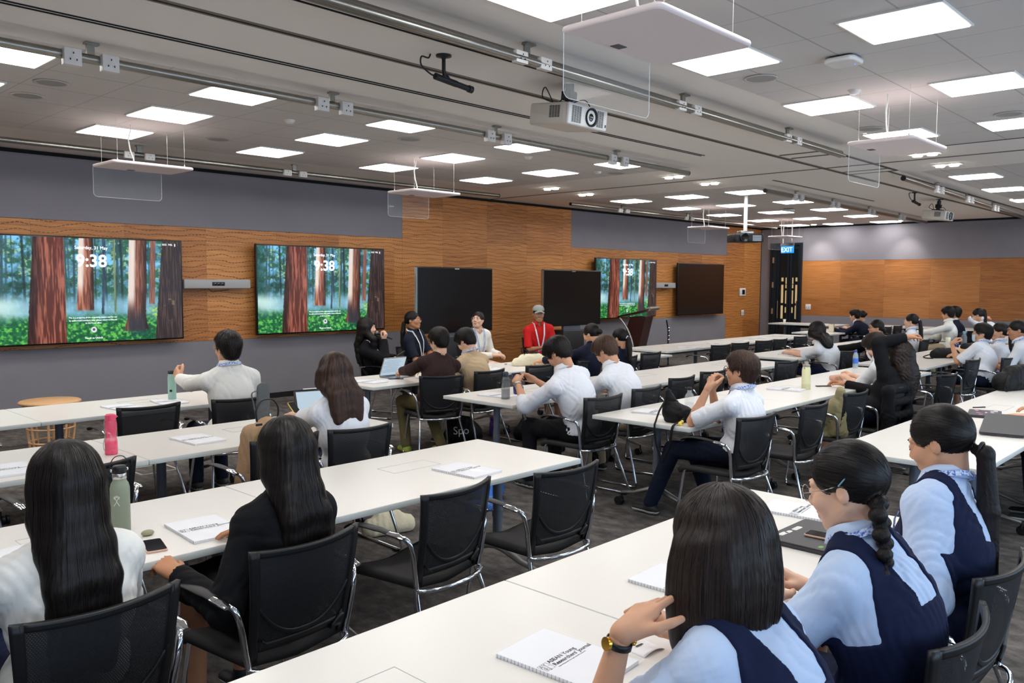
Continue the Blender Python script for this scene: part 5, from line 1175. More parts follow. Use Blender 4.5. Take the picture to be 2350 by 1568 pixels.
CAST = [
 dict(id='longhair', hip=(.87, 2.72), yaw=2, head=(0.858, 2.65, 1.157), h=.0065, s=1.08, hair='longer', hc='black', strands=2600, top='offwhite', pitch=12, skirt=True, L=(.66, 3.12, .79), R=(1.05, 3.12, .79), skin='mid', face=False, label='person with very long straight black hair and white shirt, seen from behind'),
 dict(id='blazergirl', hip=(1.66, 2.81), yaw=4, head=(1.668, 2.76, 1.125), h=.0065, s=1.06, hair='long', hc='black', strands=2600, top='black', pitch=16, skirt='blacktrouser', bottom='blacktrouser', L=(1.33, 2.95, .70), R=(1.7, 3.0, .72), skin='tan', face=False, curlL=.5, label='person with long wavy black hair and a black blazer, seen from behind'),
 dict(id='bottleman', hip=(3.300, 6.290), yaw=-4, head=(3.285, 6.27, 1.24), h=.0085, s=1.1, man=True, hair='short', hc='black', top='offwhite', L=(3.16, 6.98, .95), handL=(.0, .5, .35), dorsL=(-1, .1, .2), curlL=.55, R=(3.6, 6.62, .76), lanyard='blue', glasses='yellow', turn=8, skin='mid', label='person in a white long sleeved shirt holding up a mint bottle'),
 dict(id='whiteblouse', hip=(3.170, 4.510), yaw=-4, head=(3.135, 4.57, 1.174), h=.008, s=1.06, hair='lob', hc='brown', strands=1400, top='white', sleeve='short', pitch=22, L=(3.13, 5.1, .84), R=(3.4, 5.05, .8), skin='fair', face=False, skirt=True, label='person with shoulder length dark brown hair and a white blouse at a tablet'),
 dict(id='brownjacket', hip=(5.550, 6.350), yaw=-12, head=(5.62, 6.34, 1.184), h=.0085, s=1.06, man=True, hair='short', hc='black', top='brown', collar='beige', fold_collar=False, L=(5.62, 7.03, .80), R=(5.85, 7.0, .80), glasses='thin', pitch=18, turn=4, skin='fair', bottom='olive', untucked=True, shoe=((150, 176, 70), (200, 140, 80)), ankle=(.30, .1), knee=(.4, .13), label='person in a dark brown jacket typing on a laptop'),
 dict(id='beigeshirt', hip=(6.160, 6.350), yaw=2, head=(6.11, 6.46, 1.154), h=.009, s=1.06, man=True, hair='short', hc='black', top='beige', L=(6.05, 6.95, .78), R=(6.4, 6.95, .78), pitch=38, turn=5, lanyard='blue', skin='fair', bottom='khaki', untucked=True, label='person in a beige shirt with head bowed over the table'),
 dict(id='phoneman', hip=(5.42, 4.32), yaw=-2, head=(5.3, 4.48, 1.19), h=.008, s=1.1, man=True, hair='short', hc='black', top='white', sleeve='rolled', L=(5.17, 4.83, .93), R=(5.42, 4.86, .93), hintL=(-.5, -.2, -1), handL=(.35, .5, .15), dorsL=(-.8, -.2, .2), handR=(-.3, .5, .15), dorsR=(.8, -.2, .2), curlL=.6, curlR=.6, wrist={'L': 'steel'}, pitch=42, turn=5, skin='mid', bottom='blacktrouser', fold=.006, knee=(.42, .14), label='person in a loose white shirt holding a blue phone with both hands'),
 dict(id='brownhair', hip=(6.150, 4.330), yaw=0, head=(6.05, 4.55, 1.164), h=.0085, s=1.07, man=True, hair='short', hc='light', top='white', sleeve='short', L=(6.0, 4.95, .79), R=(6.3, 4.95, .79), pitch=40, skin='mid', bottom='khaki', label='person with brown hair and a white short sleeved shirt bowing over the table'),
 dict(id='bunnavy', hip=(7.850, 6.270), yaw=5, head=(7.95, 6.2, 1.158), h=.0105, s=1.04, hair='bun', hc='black', bunz=-.0, top='navy', L=(7.6, 6.9, .78), R=(7.9, 6.9, .78), pitch=20, skin='mid', skirt='navytrouser', label='person in a navy blazer with hair in a low bun'),
 dict(id='ponynavy', hip=(8.520, 6.270), yaw=4, head=(8.45, 6.15, 1.09), h=.0105, s=1.0, hz=.53, hair='pony', hc='black', top='navy', tie='school_blue', L=(8.3, 6.8, .76), R=(8.7, 6.8, .76), pitch=12, skin='mid', skirt='navytrouser', label='person in a navy blazer with a ponytail, before the lectern'),
 dict(id='boy', hip=(5.470, 2.890), yaw=0, head=(5.48, 2.9, 1.155), h=.0065, s=1.07, man=True, hair='short', hc='brown', strands=1500, top='white', sleeve='short', L=(5.30, 3.07, 1.02), R=(5.47, 3.13, 1.0), hintL=(-.2, .35, -1), hintR=(.2, .5, -1), handL=(.45, -.05, .75), handR=(-.25, -.1, .8), dorsL=(-.7, .6, .2), dorsR=(.5, .8, .2), curlL=.55, curlR=.6, thumbL=.5, glasses='thick', lanyard='blue', skin='mid', bottom='navytrouser', fold=.006, knee=(.45, .13), ankle=(.62, .3), turn=4, pitch=-2, label='person in glasses and a white short sleeved shirt with both hands at the mouth'),
 dict(id='maskgirl', hip=(11.580, 4.710), yaw=-2, head=(11.45, 4.93, 1.117), h=.0115, s=1.05, hair='lob', hc='black', facecut=-.01, top='white', sleeve='short', L=(11.52, 5.35, .79), R=(11.75, 5.35, .79), hintL=(-.6, 0, -1), mask='blue', turn=-6, skin='fair', skirt=True, label='person with chin length black hair, blue face mask and white blouse leaning on the table'),
 dict(id='lookdown', hip=(8.600, 2.900), yaw=0, head=(8.65, 3.1, 1.15), h=.009, s=1.05, hair='short', hc='soft', top='white', sleeve='short', L=(8.74, 3.42, .80), R=(8.95, 3.42, .80), curlL=.6, curlR=.6, pitch=32, turn=5, skin='fair', mask='white', skirt='blacktrouser', label='person in a white short sleeved shirt looking down at a small gadget'),
 dict(id='curly', hip=(7.970, 2.850), yaw=-8, head=(8.12, 2.7, 1.118), h=.0085, s=1.06, hair='curly', hc='soft', top='black', L=(8.1, 2.63, 1.29), R=(8.3, 3.25, .78), hintL=(-.5, .8, .45), handL=(.8, -.3, .15), dorsL=(0, .3, 1), curlL=.4, pitch=6, skin='tan', skirt='blacktrouser', label='person with curly dark hair and black top, one arm raised behind the head'),
 dict(id='glasseswoman', hip=(12.950, 4.710), yaw=10, head=(12.98, 4.66, 1.115), h=.0115, s=1.0, hair='bun', hc='black', bunz=-.03, top='black', L=(12.8, 5.2, .78), R=(13.1, 5.2, .78), turn=22, glasses='thick', skin='mid', skirt='navytrouser', label='person with glasses and tied black hair looking towards the lectern'),
 dict(id='ponytie', hip=(14.900, 4.750), yaw=6, head=(14.9, 4.77, 1.15), h=.012, s=1.05, hair='pony', hc='black', tie='white', ponyz=.02, top='white', sleeve='short', L=(14.8, 5.25, .78), R=(15.1, 5.25, .78), glasses='thin', lanyard='blue', skin='fair', skirt=True, label='person with a ponytail held by a white hair tie'),
 dict(id='navysuit', hip=(18.100, 6.690), yaw=0, head=(18.03, 6.92, 1.11), h=.0135, s=1.02, man=True, hair='short', hc='black', top='navy', collar='white', L=(17.9, 7.3, .80), R=(18.1, 7.3, .80), pitch=8, skin='mid', bottom='navytrouser', label='person in a navy suit resting hands on a far table'),
 dict(id='greysuit', hip=(18.750, 6.730), yaw=0, head=(18.6, 7.01, 1.074), h=.0145, s=1.0, hair='bun', hc='black', tie='white', top='grey', L=(18.6, 7.3, .78), R=(18.9, 7.3, .78), pitch=10, skin='mid', bottom='grey', label='person in grey half hidden behind the navy suit'),
 dict(id='farwhite', hip=(17.500, 4.930), yaw=22, head=(17.5, 4.93, 1.218), h=.0125, s=1.09, man=True, hair='short', hc='black', top='offwhite', L=(17.15, 5.4, .84), R=(17.5, 5.38, .79), twist=-6, turn=-30, pitch=10, skin='mid', bottom='khaki', ankle=(.3, .2), label='person in a white long sleeved shirt turned away, leaning on the far table'),
 dict(id='farnavy', hip=(18.200, 4.950), yaw=10, head=(18.1, 4.98, 1.21), h=.0145, s=1.08, man=True, hair='short', hc='black', top='navy', collar='white', L=(18.0, 5.5, .78), R=(18.3, 5.5, .78), skin='mid', bottom='navytrouser', label='person in a navy suit behind the far man in white'),
 dict(id='armhead', hip=(18.550, 4.350), yaw=6, head=(18.1, 4.56, 1.18), h=.0145, s=1.05, hair='pony', ponyz=.07, hc='black', top='white', L=(18.14, 4.42, 1.14), R=(18.3, 4.9, .85), hintL=(-.3, 1, .3), handL=(1, 0, .1), skin='mid', pitch=18, mask='white', skirt=True, label='far person in white with an arm bent behind the neck'),
 dict(id='chinhand', hip=(11.950, 2.930), yaw=-2, head=(12.15, 3.0, 1.14), h=.0105, s=1.05, man=True, hair='short', hc='black', top='white', sleeve='short', L=(11.93, 3.3, 1.0), R=(12.15, 2.98, .68), hintL=(-.2, .5, -1), handL=(.3, -.45, .7), dorsL=(-.5, .8, .2), curlL=.7, mask='blue', glasses='thin', lanyard='black', wrist={'R': 'steel'}, turn=16, skin='mid', bottom='navytrouser', fold=.006, label='masked person in white resting the chin on one hand'),
 dict(id='rightpony', hip=(12.750, 2.980), yaw=4, head=(12.78, 2.95, 1.138), h=.0115, s=1.03, hair='pony', hc='black', top='white', sleeve='short', L=(12.5, 3.35, .78), R=(12.8, 3.4, .78), turn=20, lanyard='black', skin='mid', skirt=True, label='person with a ponytail and white shirt behind the masked one'),
 dict(id='rightmost', hip=(12.280, 2.430), yaw=-2, head=(12.22, 2.62, 1.195), h=.0105, s=1.05, hair='pony', hc='black', top='white', sleeve='short', L=(12.1, 2.9, .78), R=(12.45, 2.85, .74), lanyard='blue', turn=25, pitch=10, skin='tan', skirt=True, wrist={'L': 'black'}, label='rightmost of the three students in white at the right edge'),
 dict(id='speaker', hip=(6.78, 8.83), yaw=205, head=(6.53, 8.77, 1.185), h=.010, s=1.05, hair='long', front=True, hc='black', top='black', R=(6.64, 8.57, 1.03), L=(6.72, 8.42, .80), hintR=(-.6, .1, -1), handR=(.1, -.35, .75), dorsR=(.4, -.9, .1), curlR=.85, curlL=.5, handL=(-.1, -.9, .2), turn=10, lanyard='white', skin='fair', bottom='blacktrouser', loose=.024, label='person in a black hoodie speaking into a microphone'),
 dict(id='polo', hip=(7.72, 9.2), yaw=200, head=(7.6, 9.13, 1.237), h=.0105, s=1.06, hair='pony', ponyx=-.0, hc='black', top='polo', sleeve='short', L=(7.86, 8.83, .72), R=(7.68, 8.78, .72), turn=10, pitch=-6, glasses='thin', lanyard='white', badge=True, skin='tan', bottom='khaki', wrist={'L': 'black'}, label='person with glasses in a navy polo shirt wearing a white lanyard'),
 dict(id='whitejacket', hip=(8.65, 8.9), yaw=170, head=(8.55, 8.79, 1.226), h=.0115, s=1.04, hair='bun', hc='soft', top='ivory', collar='pink', fold_collar=False, vneck=True, L=(8.78, 8.56, .72), R=(8.6, 8.52, .72), turn=-55, pitch=-12, glasses='thin', lanyard='blue', skin='fair', bottom='pink', skirt='pink', label='person in an ivory jacket with glasses looking up to one side'),
 dict(id='redman', hip=(10.38, 9.2), yaw=150, head=(10.27, 9.12, 1.257), h=.0105, s=1.12, man=True, hair='short', hc='black', cap=True, top='red', collar='red', sleeve='short', L=(10.3, 8.86, .73), R=(10.16, 8.92, .73), turn=-8, glasses='thin', lanyard='white', badge=True, skin='tan', bottom='denim', label='person in a red shirt and grey cap sitting before the wood wall'),
 dict(id='braidgirl', hip=(2.400, 0.790), yaw=-2, head=(2.38, 0.92, 1.194), h=.0058, s=1.06, hair='braid', hc='black', strands=2600, top='school_blue', sleeve='rolled', loose=.022, fold=.0055, pinafore=True, skirt=True, L=(2.42, 1.16, .79), R=(2.60, 1.12, .79), hintL=(-1, -.2, -.7), eyes='shut', pitch=16, turn=6, glasses='thin', lanyard='blue', clip=True, skin='fair', label='person with a braid, round glasses and a navy pinafore over a pale blue blouse'),
 dict(id='ponygirl', hip=(3.040, 0.890), yaw=-2, head=(3.2, 0.91, 1.213), h=.0058, s=1.06, hair='pony', hc='black', ponyz=-.045, ponyl=1.55, strands=2600, top='school_blue', sleeve='rolled', loose=.022, fold=.0055, pinafore=True, skirt=True, L=(2.99, 1.07, .79), R=(3.32, 1.15, .79), eyes='shut', pitch=20, turn=-2, lanyard='blue', skin='mid', label='person with a long low ponytail in a navy pinafore over pale blue'),
 dict(id='bobgirl', hip=(1.720, 0.810), yaw=0, head=(1.735, 0.965, 1.16), h=.0058, s=1.07, hair='bob', vol=1.3, hc='soft', strands=6500, top='school_blue', sleeve='rolled', loose=.022, fold=.0055, pinafore=True, skirt=True, L=(1.48, 1.06, 1.0), R=(1.98, 1.2, .79), hintL=(-.3, .55, -1), handL=(.75, -.12, .35), dorsL=(-.35, .3, .95), curlL=[.12, .25, .3, .35], thumbL=.0, pitch=14, lanyard='blue', wrist={'L': 'gold'}, watchdir=V3(-1, .3, .2), skin='mid', face=False, label='person with a short dark bob and navy pinafore, hand with a gold watch'),
 dict(id='edgehand', hip=(7.300, 0.970), yaw=10, head=(7.35, .98, 1.2), h=.0125, s=1.05, hair='pony', hc='black', top='pink', L=(7.1, 1.42, .80), R=(7.4, 1.4, .8), handL=(-.25, .9, -.05), curlL=.12, skin='mid', label='person of whom only a hand on a closed dark laptop shows'),
]
ONLY = globals().get('ONLY_IDS')
for sp in CAST:
    if ONLY and sp['id'] not in ONLY: continue
    person(sp)

# ================================================================== THINGS ON THE TABLES AND THE FLOOR
TZ0 = .7405
def make_journal():
    r = empty('journal', label='journal', cat='booklet', group='printed journals in clear sleeves')
    MB().box((0, 0, .006), (.22, .325, .011)).build('pages', M_PAPER, r)
    b = MB()
    for i in range(26): b.box((-.1103, -.155+i*.0125, .006), (.001, .0016, .0112))
    b.build('edge_lines', mat('edge_grey', (150, 150, 160), .7), r)
    MB().grid(lambda u, v: ((u-.5)*.245, (v-.5)*.35, .0128+.003*math.sin(u*9+v*4)*(u*(1-u)*v*(1-v))*8), 14, 14).build('clear_sleeve', mat('clear_sleeve', (240, 244, 248), .06, alpha=.16, spec=.8), r)
    t = text('ASEAN Young\nResearchers\u2019 Journal', .0205, M_INK, r, (-.062, .012, .0118), (0, 0, 0), 'title', 'LEFT', .0001, .0006)
    text('improving youth through scientific research', .0072, M_INK, r, (-.062, -.020, .0118), (0, 0, 0), 'subtitle', 'LEFT', .0001)
    g_ = MB(); x0, y0, w = -.104, -.012, .036
    for a in (((x0, y0), (x0+w, y0)), ((x0+w, y0), (x0+w, y0+w)), ((x0+w, y0+w), (x0, y0+w)), ((x0, y0+w), (x0, y0)), ((x0, y0+w/2), (x0+w*.4, y0+w*.5)), ((x0+w*.6, y0+w*.5), (x0+w, y0+w/2))): 
        a0, a1 = a; g_.tube([(a0[0], a0[1], .0118), (a1[0], a1[1], .0118)], .0004, 4)
    lo_ = g_.build('logo_frame', M_INK, r)
    text('AY', .0215, M_INK, lo_, (x0+.0015, y0+.0195, .0118), (0, 0, 0), 'logo_letters', 'LEFT', .0001); text('RJ', .0215, M_INK, lo_, (x0+.0035, y0+.0015, .0118), (0, 0, 0), 'logo_letters', 'LEFT', .0001)
    return r
JK = Kind(make_journal())
for x, y, z, a, l in ((1.72, 1.415, TZ0, 4, 'nearest the camera, by the raised wrist'), (2.45, 1.49, TZ0, 2, 'half hidden behind the bobbed hair'), (3.62, 1.60, TZ0, 6, 'behind the black laptop with stickers'), (3.115, 3.29, TZ0, 3, 'alone at the right end of the third row table'), (1.60, 3.28, TZ0, -4, 'between the two long haired people'),
        (.93, 3.4, TZ0, 5, 'at the left edge of the picture, third row'), (2.5, 5.2, TZ0, 3, 'left of the tan backpack, second row'), (1.36, 5.08, TZ0, -4, 'behind the head of the person at the left, second row'), (2.72, 6.97, TZ0, 5, 'on the front row table, left'), (3.12, 7.0, TZ0, -6, 'under the mint bottle'),
        (5.22, 6.98, TZ0, 12, 'left of the open laptop'), (7.02, 7.05, TZ0, 4, 'between the beige shirt and the cream tote bag'), (5.42, 5.3, TZ0, 8, 'left of the clear grey bottle'), (5.62, 3.72, TZ0, 14, 'behind the black camera bag'), (6.15, 3.45, TZ0, -4, 'right of the boy in glasses'), (7.75, 3.62, TZ0, 10, 'behind the cream steel bottle'),
        (11.75, 7.15, TZ0, 6, 'first on the right block front row'), (12.85, 7.25, TZ0, -5, 'second on the right block front row'), (13.8, 7.3, TZ0, 4, 'third on the right block front row'), (14.7, 7.4, TZ0, -3, 'fourth on the right block front row'), (15.6, 7.4, TZ0, 5, 'last on the right block front row'),
        (11.6, 5.35, TZ0, 3, 'under the arms of the masked girl'), (13.0, 5.45, TZ0, 6, 'right of the masked girl'), (14.05, 5.45, TZ0, -4, 'middle of the right block second row'), (14.75, 5.3, TZ0, 2, 'far end of the right block second row')):
    JK.put((x, y, z), R(a), 'white journal in a clear sleeve, ' + l)
def drink(name, loc, prof, m, label, extra=None, rz=0, n=24):
    r = empty(name, loc, rz, label, 'bottle' if 'bottle' in name else 'cup'); MB().lathe(prof, n, cap=True).build('body', m, r)
    if extra: extra(r)
    return r
def hydro(r):
    MB().lathe([(.026, .225), (.0275, .226), (.0275, .247), (.026, .248)], 24).build('steel_neck', M_STEEL, r); MB().lathe([(.0265, .248), (.027, .25), (.027, .272), (.024, .279), (.001, .28)], 24).build('lid', M_BLACK, r)
    MB().tube(smooth_path([(-.031, 0, .262), (-.036, 0, .285), (-.022, 0, .312), (.0, 0, .32), (.022, 0, .312), (.036, 0, .285), (.031, 0, .262)], 24), .0035, 8, ry=.5).build('carry_loop', M_BLACK, r)
    b = MB(); b.ell((-.032, 0, .262), (.005, .007, .007), 10, 8); b.ell((.032, 0, .262), (.005, .007, .007), 10, 8); b.build('loop_pin', M_CHROME, r)
    m = MB(); q = [((-.011, .118), (.0, .136)), ((.011, .118), (.0, .136)), ((-.004, .148), (.0, .136)), ((.004, .148), (.0, .136)), ((-.011, .156), (-.004, .146)), ((.011, .156), (.004, .146))]+[((.003*i-.009, .150+.004*math.cos(i-3)), (.0036*i-.0108, .158+.004*math.cos((i-3)*.6))) for i in range(7)]
    for a, b_ in q: m.tube([(a[0], -.0392+.004*abs(a[0])*10, a[1]), (b_[0], -.0392+.004*abs(b_[0])*10, b_[1])], .0012, 5)
    o = m.build('printed_mark', M_WHITEP, r); o.rotation_euler = (0, 0, R(-40))
drink('steel_bottle', (1.345, 3.505, TZ0), [(.036, 0), (.0385, .004), (.0385, .165), (.0385, .185), (.034, .205), (.027, .216), (.026, .226)], mat('bottle_sage', (136, 146, 128), .5, bump=.05, bscale=300), 'sage green steel bottle with black lid and loop, beside the person in white', hydro)
pk = mat('pink_clear', (246, 96, 130), .12, alpha=.58, spec=.6); pks = mat('pink_solid', (232, 76, 110), .35)
def pinkx(r):
    MB().lathe([(.033, .005), (.034, .075), (.001, .076)], 24).build('drink', mat('pink_water', (250, 120, 150), .1, emit=(250, 100, 140), estr=.0), r); MB().lathe([(.029, .205), (.0295, .235), (.024, .243), (.001, .244)], 20).build('lid', pks, r); MB().box((.03, 0, .226), (.02, .02, .01), .003).build('spout_tab', pks, r)
    MB().tube(smooth_path([(-.031, 0, .215), (-.038, 0, .19), (-.034, 0, .12), (-.045, -.0, .06), (-.04, 0, .03), (-.033, 0, .06), (-.032, 0, .12), (-.034, 0, .19)], 30), .0018, 6).build('wrist_cord', M_STEEL, r)
drink('plastic_bottle', (1.93, 5.14, TZ0), [(.034, 0), (.037, .006), (.036, .08), (.031, .1), (.03, .12), (.034, .15), (.036, .18), (.031, .2), (.028, .207)], pk, 'translucent pink plastic bottle with a grey cord', pinkx)
def mintx(r): MB().lathe([(.03, .235), (.03, .262), (.001, .264)], 20).build('lid', M_BLACK, r); MB().box((.0, -.0345, .09), (.02, .002, .02)).build('printed_mark', M_BLACK, r)
drink('tumbler_bottle', (3.19, 7.10, TZ0), [(.032, 0), (.034, .005), (.0345, .2), (.03, .235)], mat('mint', (150, 190, 176), .45), 'mint green steel bottle in the hand of the man in white', mintx, R(-40))
cg = mat('clear_grey', (120, 126, 132), .06, alpha=.42, spec=.7)
def greyx(r): MB().lathe([(.024, .2), (.026, .205), (.026, .235), (.02, .245), (.001, .246)], 20).build('lid', mat('slate', (52, 62, 74), .4), r); MB().lathe([(.036, .004), (.037, .085), (.001, .086)], 20).build('water', mat('water_grey', (150, 156, 160), .05, alpha=.35), r)
drink('plastic_bottle', (5.33, 5.12, TZ0), [(.038, 0), (.04, .006), (.04, .12), (.037, .13), (.039, .16), (.034, .185), (.025, .2)], cg, 'clear grey plastic bottle at the near end of the second row table', greyx)
def mugx(r): MB().tube(smooth_path([(.04, 0, .075), (.062, 0, .075), (.066, 0, .05), (.06, 0, .028), (.04, 0, .026)], 16), .005, 8).build('handle', mat('cobalt', (26, 30, 92), .12, coat=.6), r)
drink('mug', (5.64, 5.26, TZ0), [(.036, 0), (.043, .01), (.044, .095), (.040, .095), (.038, .012), (.001, .011)], mat('cobalt', (26, 30, 92), .12, coat=.6), 'dark blue ceramic mug beside the clear grey bottle', mugx, R(-90))
drink('mug', (14.6, 3.98, TZ0), [(.038, 0), (.044, .01), (.045, .1), (.040, .1), (.038, .012), (.001, .011)], mat('cobalt', (26, 30, 92), .12, coat=.6), 'small dark blue mug on the far right table')
gl = mat('clear_glass', (225, 232, 234), .03, alpha=.22, spec=.9)
def glassx(r): MB().lathe([(.017, .2), (.019, .203), (.019, .222), (.001, .223)], 18).build('lid', M_BLACK, r); MB().lathe([(.034, .004), (.035, .1), (.001, .101)], 20).build('water', mat('water_clear', (214, 222, 226), .03, alpha=.25), r)
drink('glass_bottle', (5.70, 3.46, TZ0), [(.036, 0), (.038, .005), (.038, .14), (.03, .165), (.018, .182), (.017, .2)], gl, 'clear glass water bottle with black cap in front of the boy in glasses', glassx)
def creamx(r):
    MB().lathe([(.042, 0), (.0435, .003), (.0435, .055), (.0425, .056)], 26).build('base_sleeve', mat('cream_dark', (206, 202, 160), .6), r); b = MB(); b.lathe([(.034, .225), (.036, .228), (.036, .245), (.024, .25), (.018, .255), (.018, .275), (.001, .277)], 24); b.build('lid', mat('cap_taupe', (150, 144, 134), .5), r); MB().tube(smooth_path([(-.036, 0, .235), (-.044, 0, .24), (-.048, 0, .215), (-.04, 0, .205)], 10), .004, 6).build('carry_loop', mat('cap_taupe', (150, 144, 134), .5), r)
drink('steel_bottle', (7.93, 3.5, TZ0), [(.04, 0), (.042, .005), (.042, .185), (.038, .21), (.032, .226)], mat('cream_steel', (226, 224, 182), .5), 'tall cream steel bottle with taupe lid on the third row', creamx)
def evx(r): MB().lathe([(.016, .2), (.017, .202), (.017, .22), (.001, .221)], 16).build('cap', mat('cap_blue', (30, 70, 190), .4), r); MB().lathe([(.0335, .06), (.0335, .125)], 20, cap=False).build('label', mat('label_blue', (70, 120, 214), .5), r)
drink('water_bottle', (10.36, 3.95, TZ0), [(.03, 0), (.033, .006), (.032, .15), (.024, .18), (.015, .2)], mat('pet', (214, 226, 236), .05, alpha=.4), 'small water bottle with blue cap and label at the far end of the third row', evx)
drink('steel_bottle', (13.9, 3.9, TZ0), [(.03, 0), (.033, .005), (.033, .12), (.031, .15)], gl, 'clear bottle with a cream cap behind the black bag', lambda r: MB().lathe([(.03, .15), (.034, .152), (.034, .225), (.001, .227)], 20).build('lid', mat('lid_cream', (222, 222, 192), .5), r))
drink('steel_bottle', (15.5, 4.1, TZ0), [(.042, 0), (.045, .006), (.045, .16), (.03, .19), (.02, .2)], mat('steel_slate', (96, 106, 112), .4), 'slate grey bottle on the far right table', lambda r: MB().lathe([(.02, .2), (.024, .203), (.02, .25), (.001, .251)], 18).build('lid', mat('lid_teal', (110, 160, 176), .4), r))
drink('paper_cup', (21.3, 10.05, TZ0), [(.03, 0), (.04, .09), (.038, .09), (.029, .004), (.001, .003)], M_WHITEP, 'white cup on the crosswise table by the door')
drink('plastic_bottle', (6.78, 6.72, .0), [(.034, 0), (.037, .006), (.037, .15), (.03, .18), (.028, .19)], mat('purple_clear', (86, 54, 150), .2, alpha=.85), 'purple bottle standing on the carpet under the second row', lambda r: MB().lathe([(.03, .19), (.032, .193), (.032, .225), (.001, .226)], 18).build('lid', mat('purple_lid', (70, 44, 120), .4), r))
drink('plastic_bottle', (4.3, 5.55, .0), [(.034, 0), (.037, .006), (.037, .15), (.03, .18), (.02, .19)], mat('blue_label', (80, 140, 210), .3, alpha=.85), 'small blue bottle on the carpet by the white bloused woman', lambda r: MB().lathe([(.02, .19), (.022, .193), (.022, .215), (.001, .216)], 18).build('lid', M_WHITEP, r))
# laptops, tablets, phones
def laptop(loc, rz, open_, m, label, scr=None, w=.33, d=.23, tilt=0):
    r = empty('laptop', loc, rz, label, 'laptop'); MB().rbox((0, 0, .008), (w, d, .014), .014, 3, r2=.003).build('base', m, r)
    if open_:
        k = MB()
        for i in range(12):
            for j in range(5): k.box((-.13+i*.0236, .0+.085-j*.02, .0155), (.019, .016, .001))
        k.build('keyboard', M_BLACK, r); MB().box((0, -.07, .0155), (.1, .065, .0006)).build('touchpad', mat('pad_grey', (150, 152, 156), .4), r)
        Mx = Matrix.Translation((0, d/2, .012)) @ Matrix.Rotation(R(open_-90), 4, 'X'); l = MB(); l.rbox((0, 0, 0), (w, d*.96, .007), .012, 3, Mx @ Matrix.Translation((0, 0, d*.48)) @ Matrix.Rotation(R(90), 4, 'X'), r2=.002); lid = l.build('lid', m, r)
        s_ = MB(); s_.box((0, -.0045, d*.48), (w-.016, .001, d*.88), 0, Mx); s_.build('lit_screen', scr, lid)
        t_ = MB()
        for i in range(9): t_.box((-.02-.03*((i*7) % 3)*.3, -.0054, d*(.82-.075*i)), (w*(.55+.1*((i*5) % 3)), .0006, .0035), 0, Mx)
        t_.build('screen_text', mat('screen_lines', (120, 140, 170), .5, emit=(120, 140, 170), estr=.5), lid)
    else: MB().rbox((0, 0, .0185), (w, d, .006), .014, 3, r2=.002).build('lid', m, r)
    return r
g = NG('document_screen'); g.b.inputs['Base Color'].default_value = (.02, .02, .02, 1); g.b.inputs['Emission Color'].default_value = lin((186, 208, 224)); g.b.inputs['Emission Strength'].default_value = .9; M_DOC = g.m
alu = mat('aluminium', (150, 152, 156), .35, .8); lid_dk = mat('lid_graphite', (56, 54, 58), .5)
laptop((5.72, 7.14, TZ0), R(3), 112, alu, 'open silver laptop showing a document before the brown jacket', M_DOC)
lp = laptop((3.27, 1.385, TZ0), R(-1), 0, lid_dk, 'closed black laptop with small stickers at the near table end', w=.37, d=.26)
st = MB()
for x, y, rx, ry, in ((-.09, .095, .03, .012), (-.05, .09, .022, .01), (.02, .088, .033, .012)): st.rbox((x, y, .022), (rx*2, ry*2, .0006), .01, 3)
st.build('sticker', mat('sticker_cream', (232, 226, 210), .5, var=.25, vscale=60), lp); MB().rbox((-.15, -.09, .022), (.03, .018, .0006), .008, 3).build('sticker', mat('sticker_green', (120, 170, 70), .5), lp); MB().rbox((.13, -.1, .022), (.04, .02, .0006), .008, 3).build('sticker', mat('sticker_orange', (226, 160, 60), .5), lp)
for x in (-.1, .0, .09): MB().box((x, -.1305, .008), (.014, .001, .006)).build('port', M_INK, lp)
ls = laptop((7.36, 1.775, TZ0), R(12), 0, lid_dk, 'closed laptop covered in colourful stickers near the right edge', w=.34, d=.23)
rs_ = random.Random(4)
for i in range(16):
    MB().rbox((rs_.uniform(-.14, .14), rs_.uniform(-.09, .09), .0222+.0001*i), (rs_.uniform(.03, .06), rs_.uniform(.02, .035), .0006), .008, 2).build('sticker', mat('sticker_%s' % ('rose', 'plum', 'white', 'sky')[i % 4], ((214, 110, 120), (120, 70, 110), (226, 220, 222), (120, 150, 190))[i % 4], .5), ls)
ld = laptop((6.58, 1.46, TZ0+.045), R(12), 0, lid_dk, 'dark laptop being laid down by a hand at the right edge', w=.40, d=.27); ld.rotation_euler = (0, R(-12), R(8))
def phone(loc, rot, label, case=M_BLACK, w=.078, l=.162, scr=None):
    r = empty('phone', loc, 0, label, 'phone'); r.rotation_euler = rot; MB().rbox((0, 0, .0045), (w, l, .009), .012, 4, r2=.003).build('case', case, r); MB().rbox((0, 0, .0092), (w-.006, l-.006, .0008), .010, 4).build('glass_front', scr or mat('phone_glass', (18, 20, 24), .06, spec=.8), r); return r
pcase = mat('case_pink', (214, 172, 156), .4)
phone((3.25, 1.33, TZ0+.0222), (0, 0, R(3)), 'phone in a rose case lying on the black laptop', pcase)
phone((1.355, 3.21, TZ0), (0, 0, R(-14)), 'black phone with a rose case beside the green bottle', pcase)
phone((5.60, 7.02, TZ0), (0, 0, R(60)), 'dark blue phone left of the open laptop', mat('case_blue', (40, 62, 98), .4))
phone((5.30, 4.93, .955), (R(62), 0, R(-2)), 'phone in a glossy blue case held sideways by the man in white', mat('case_royal', (34, 40, 132), .15, coat=.5, var=.5, vscale=60), w=.165, l=.08)
phone((5.52, 3.27, TZ0), (0, 0, R(70)), 'black phone in front of the boy in glasses')
phone((8.28, 3.47, TZ0), (0, 0, R(55)), 'long black glasses case right of the cream bottle', M_BLACK, .045, .17, M_BLACK)
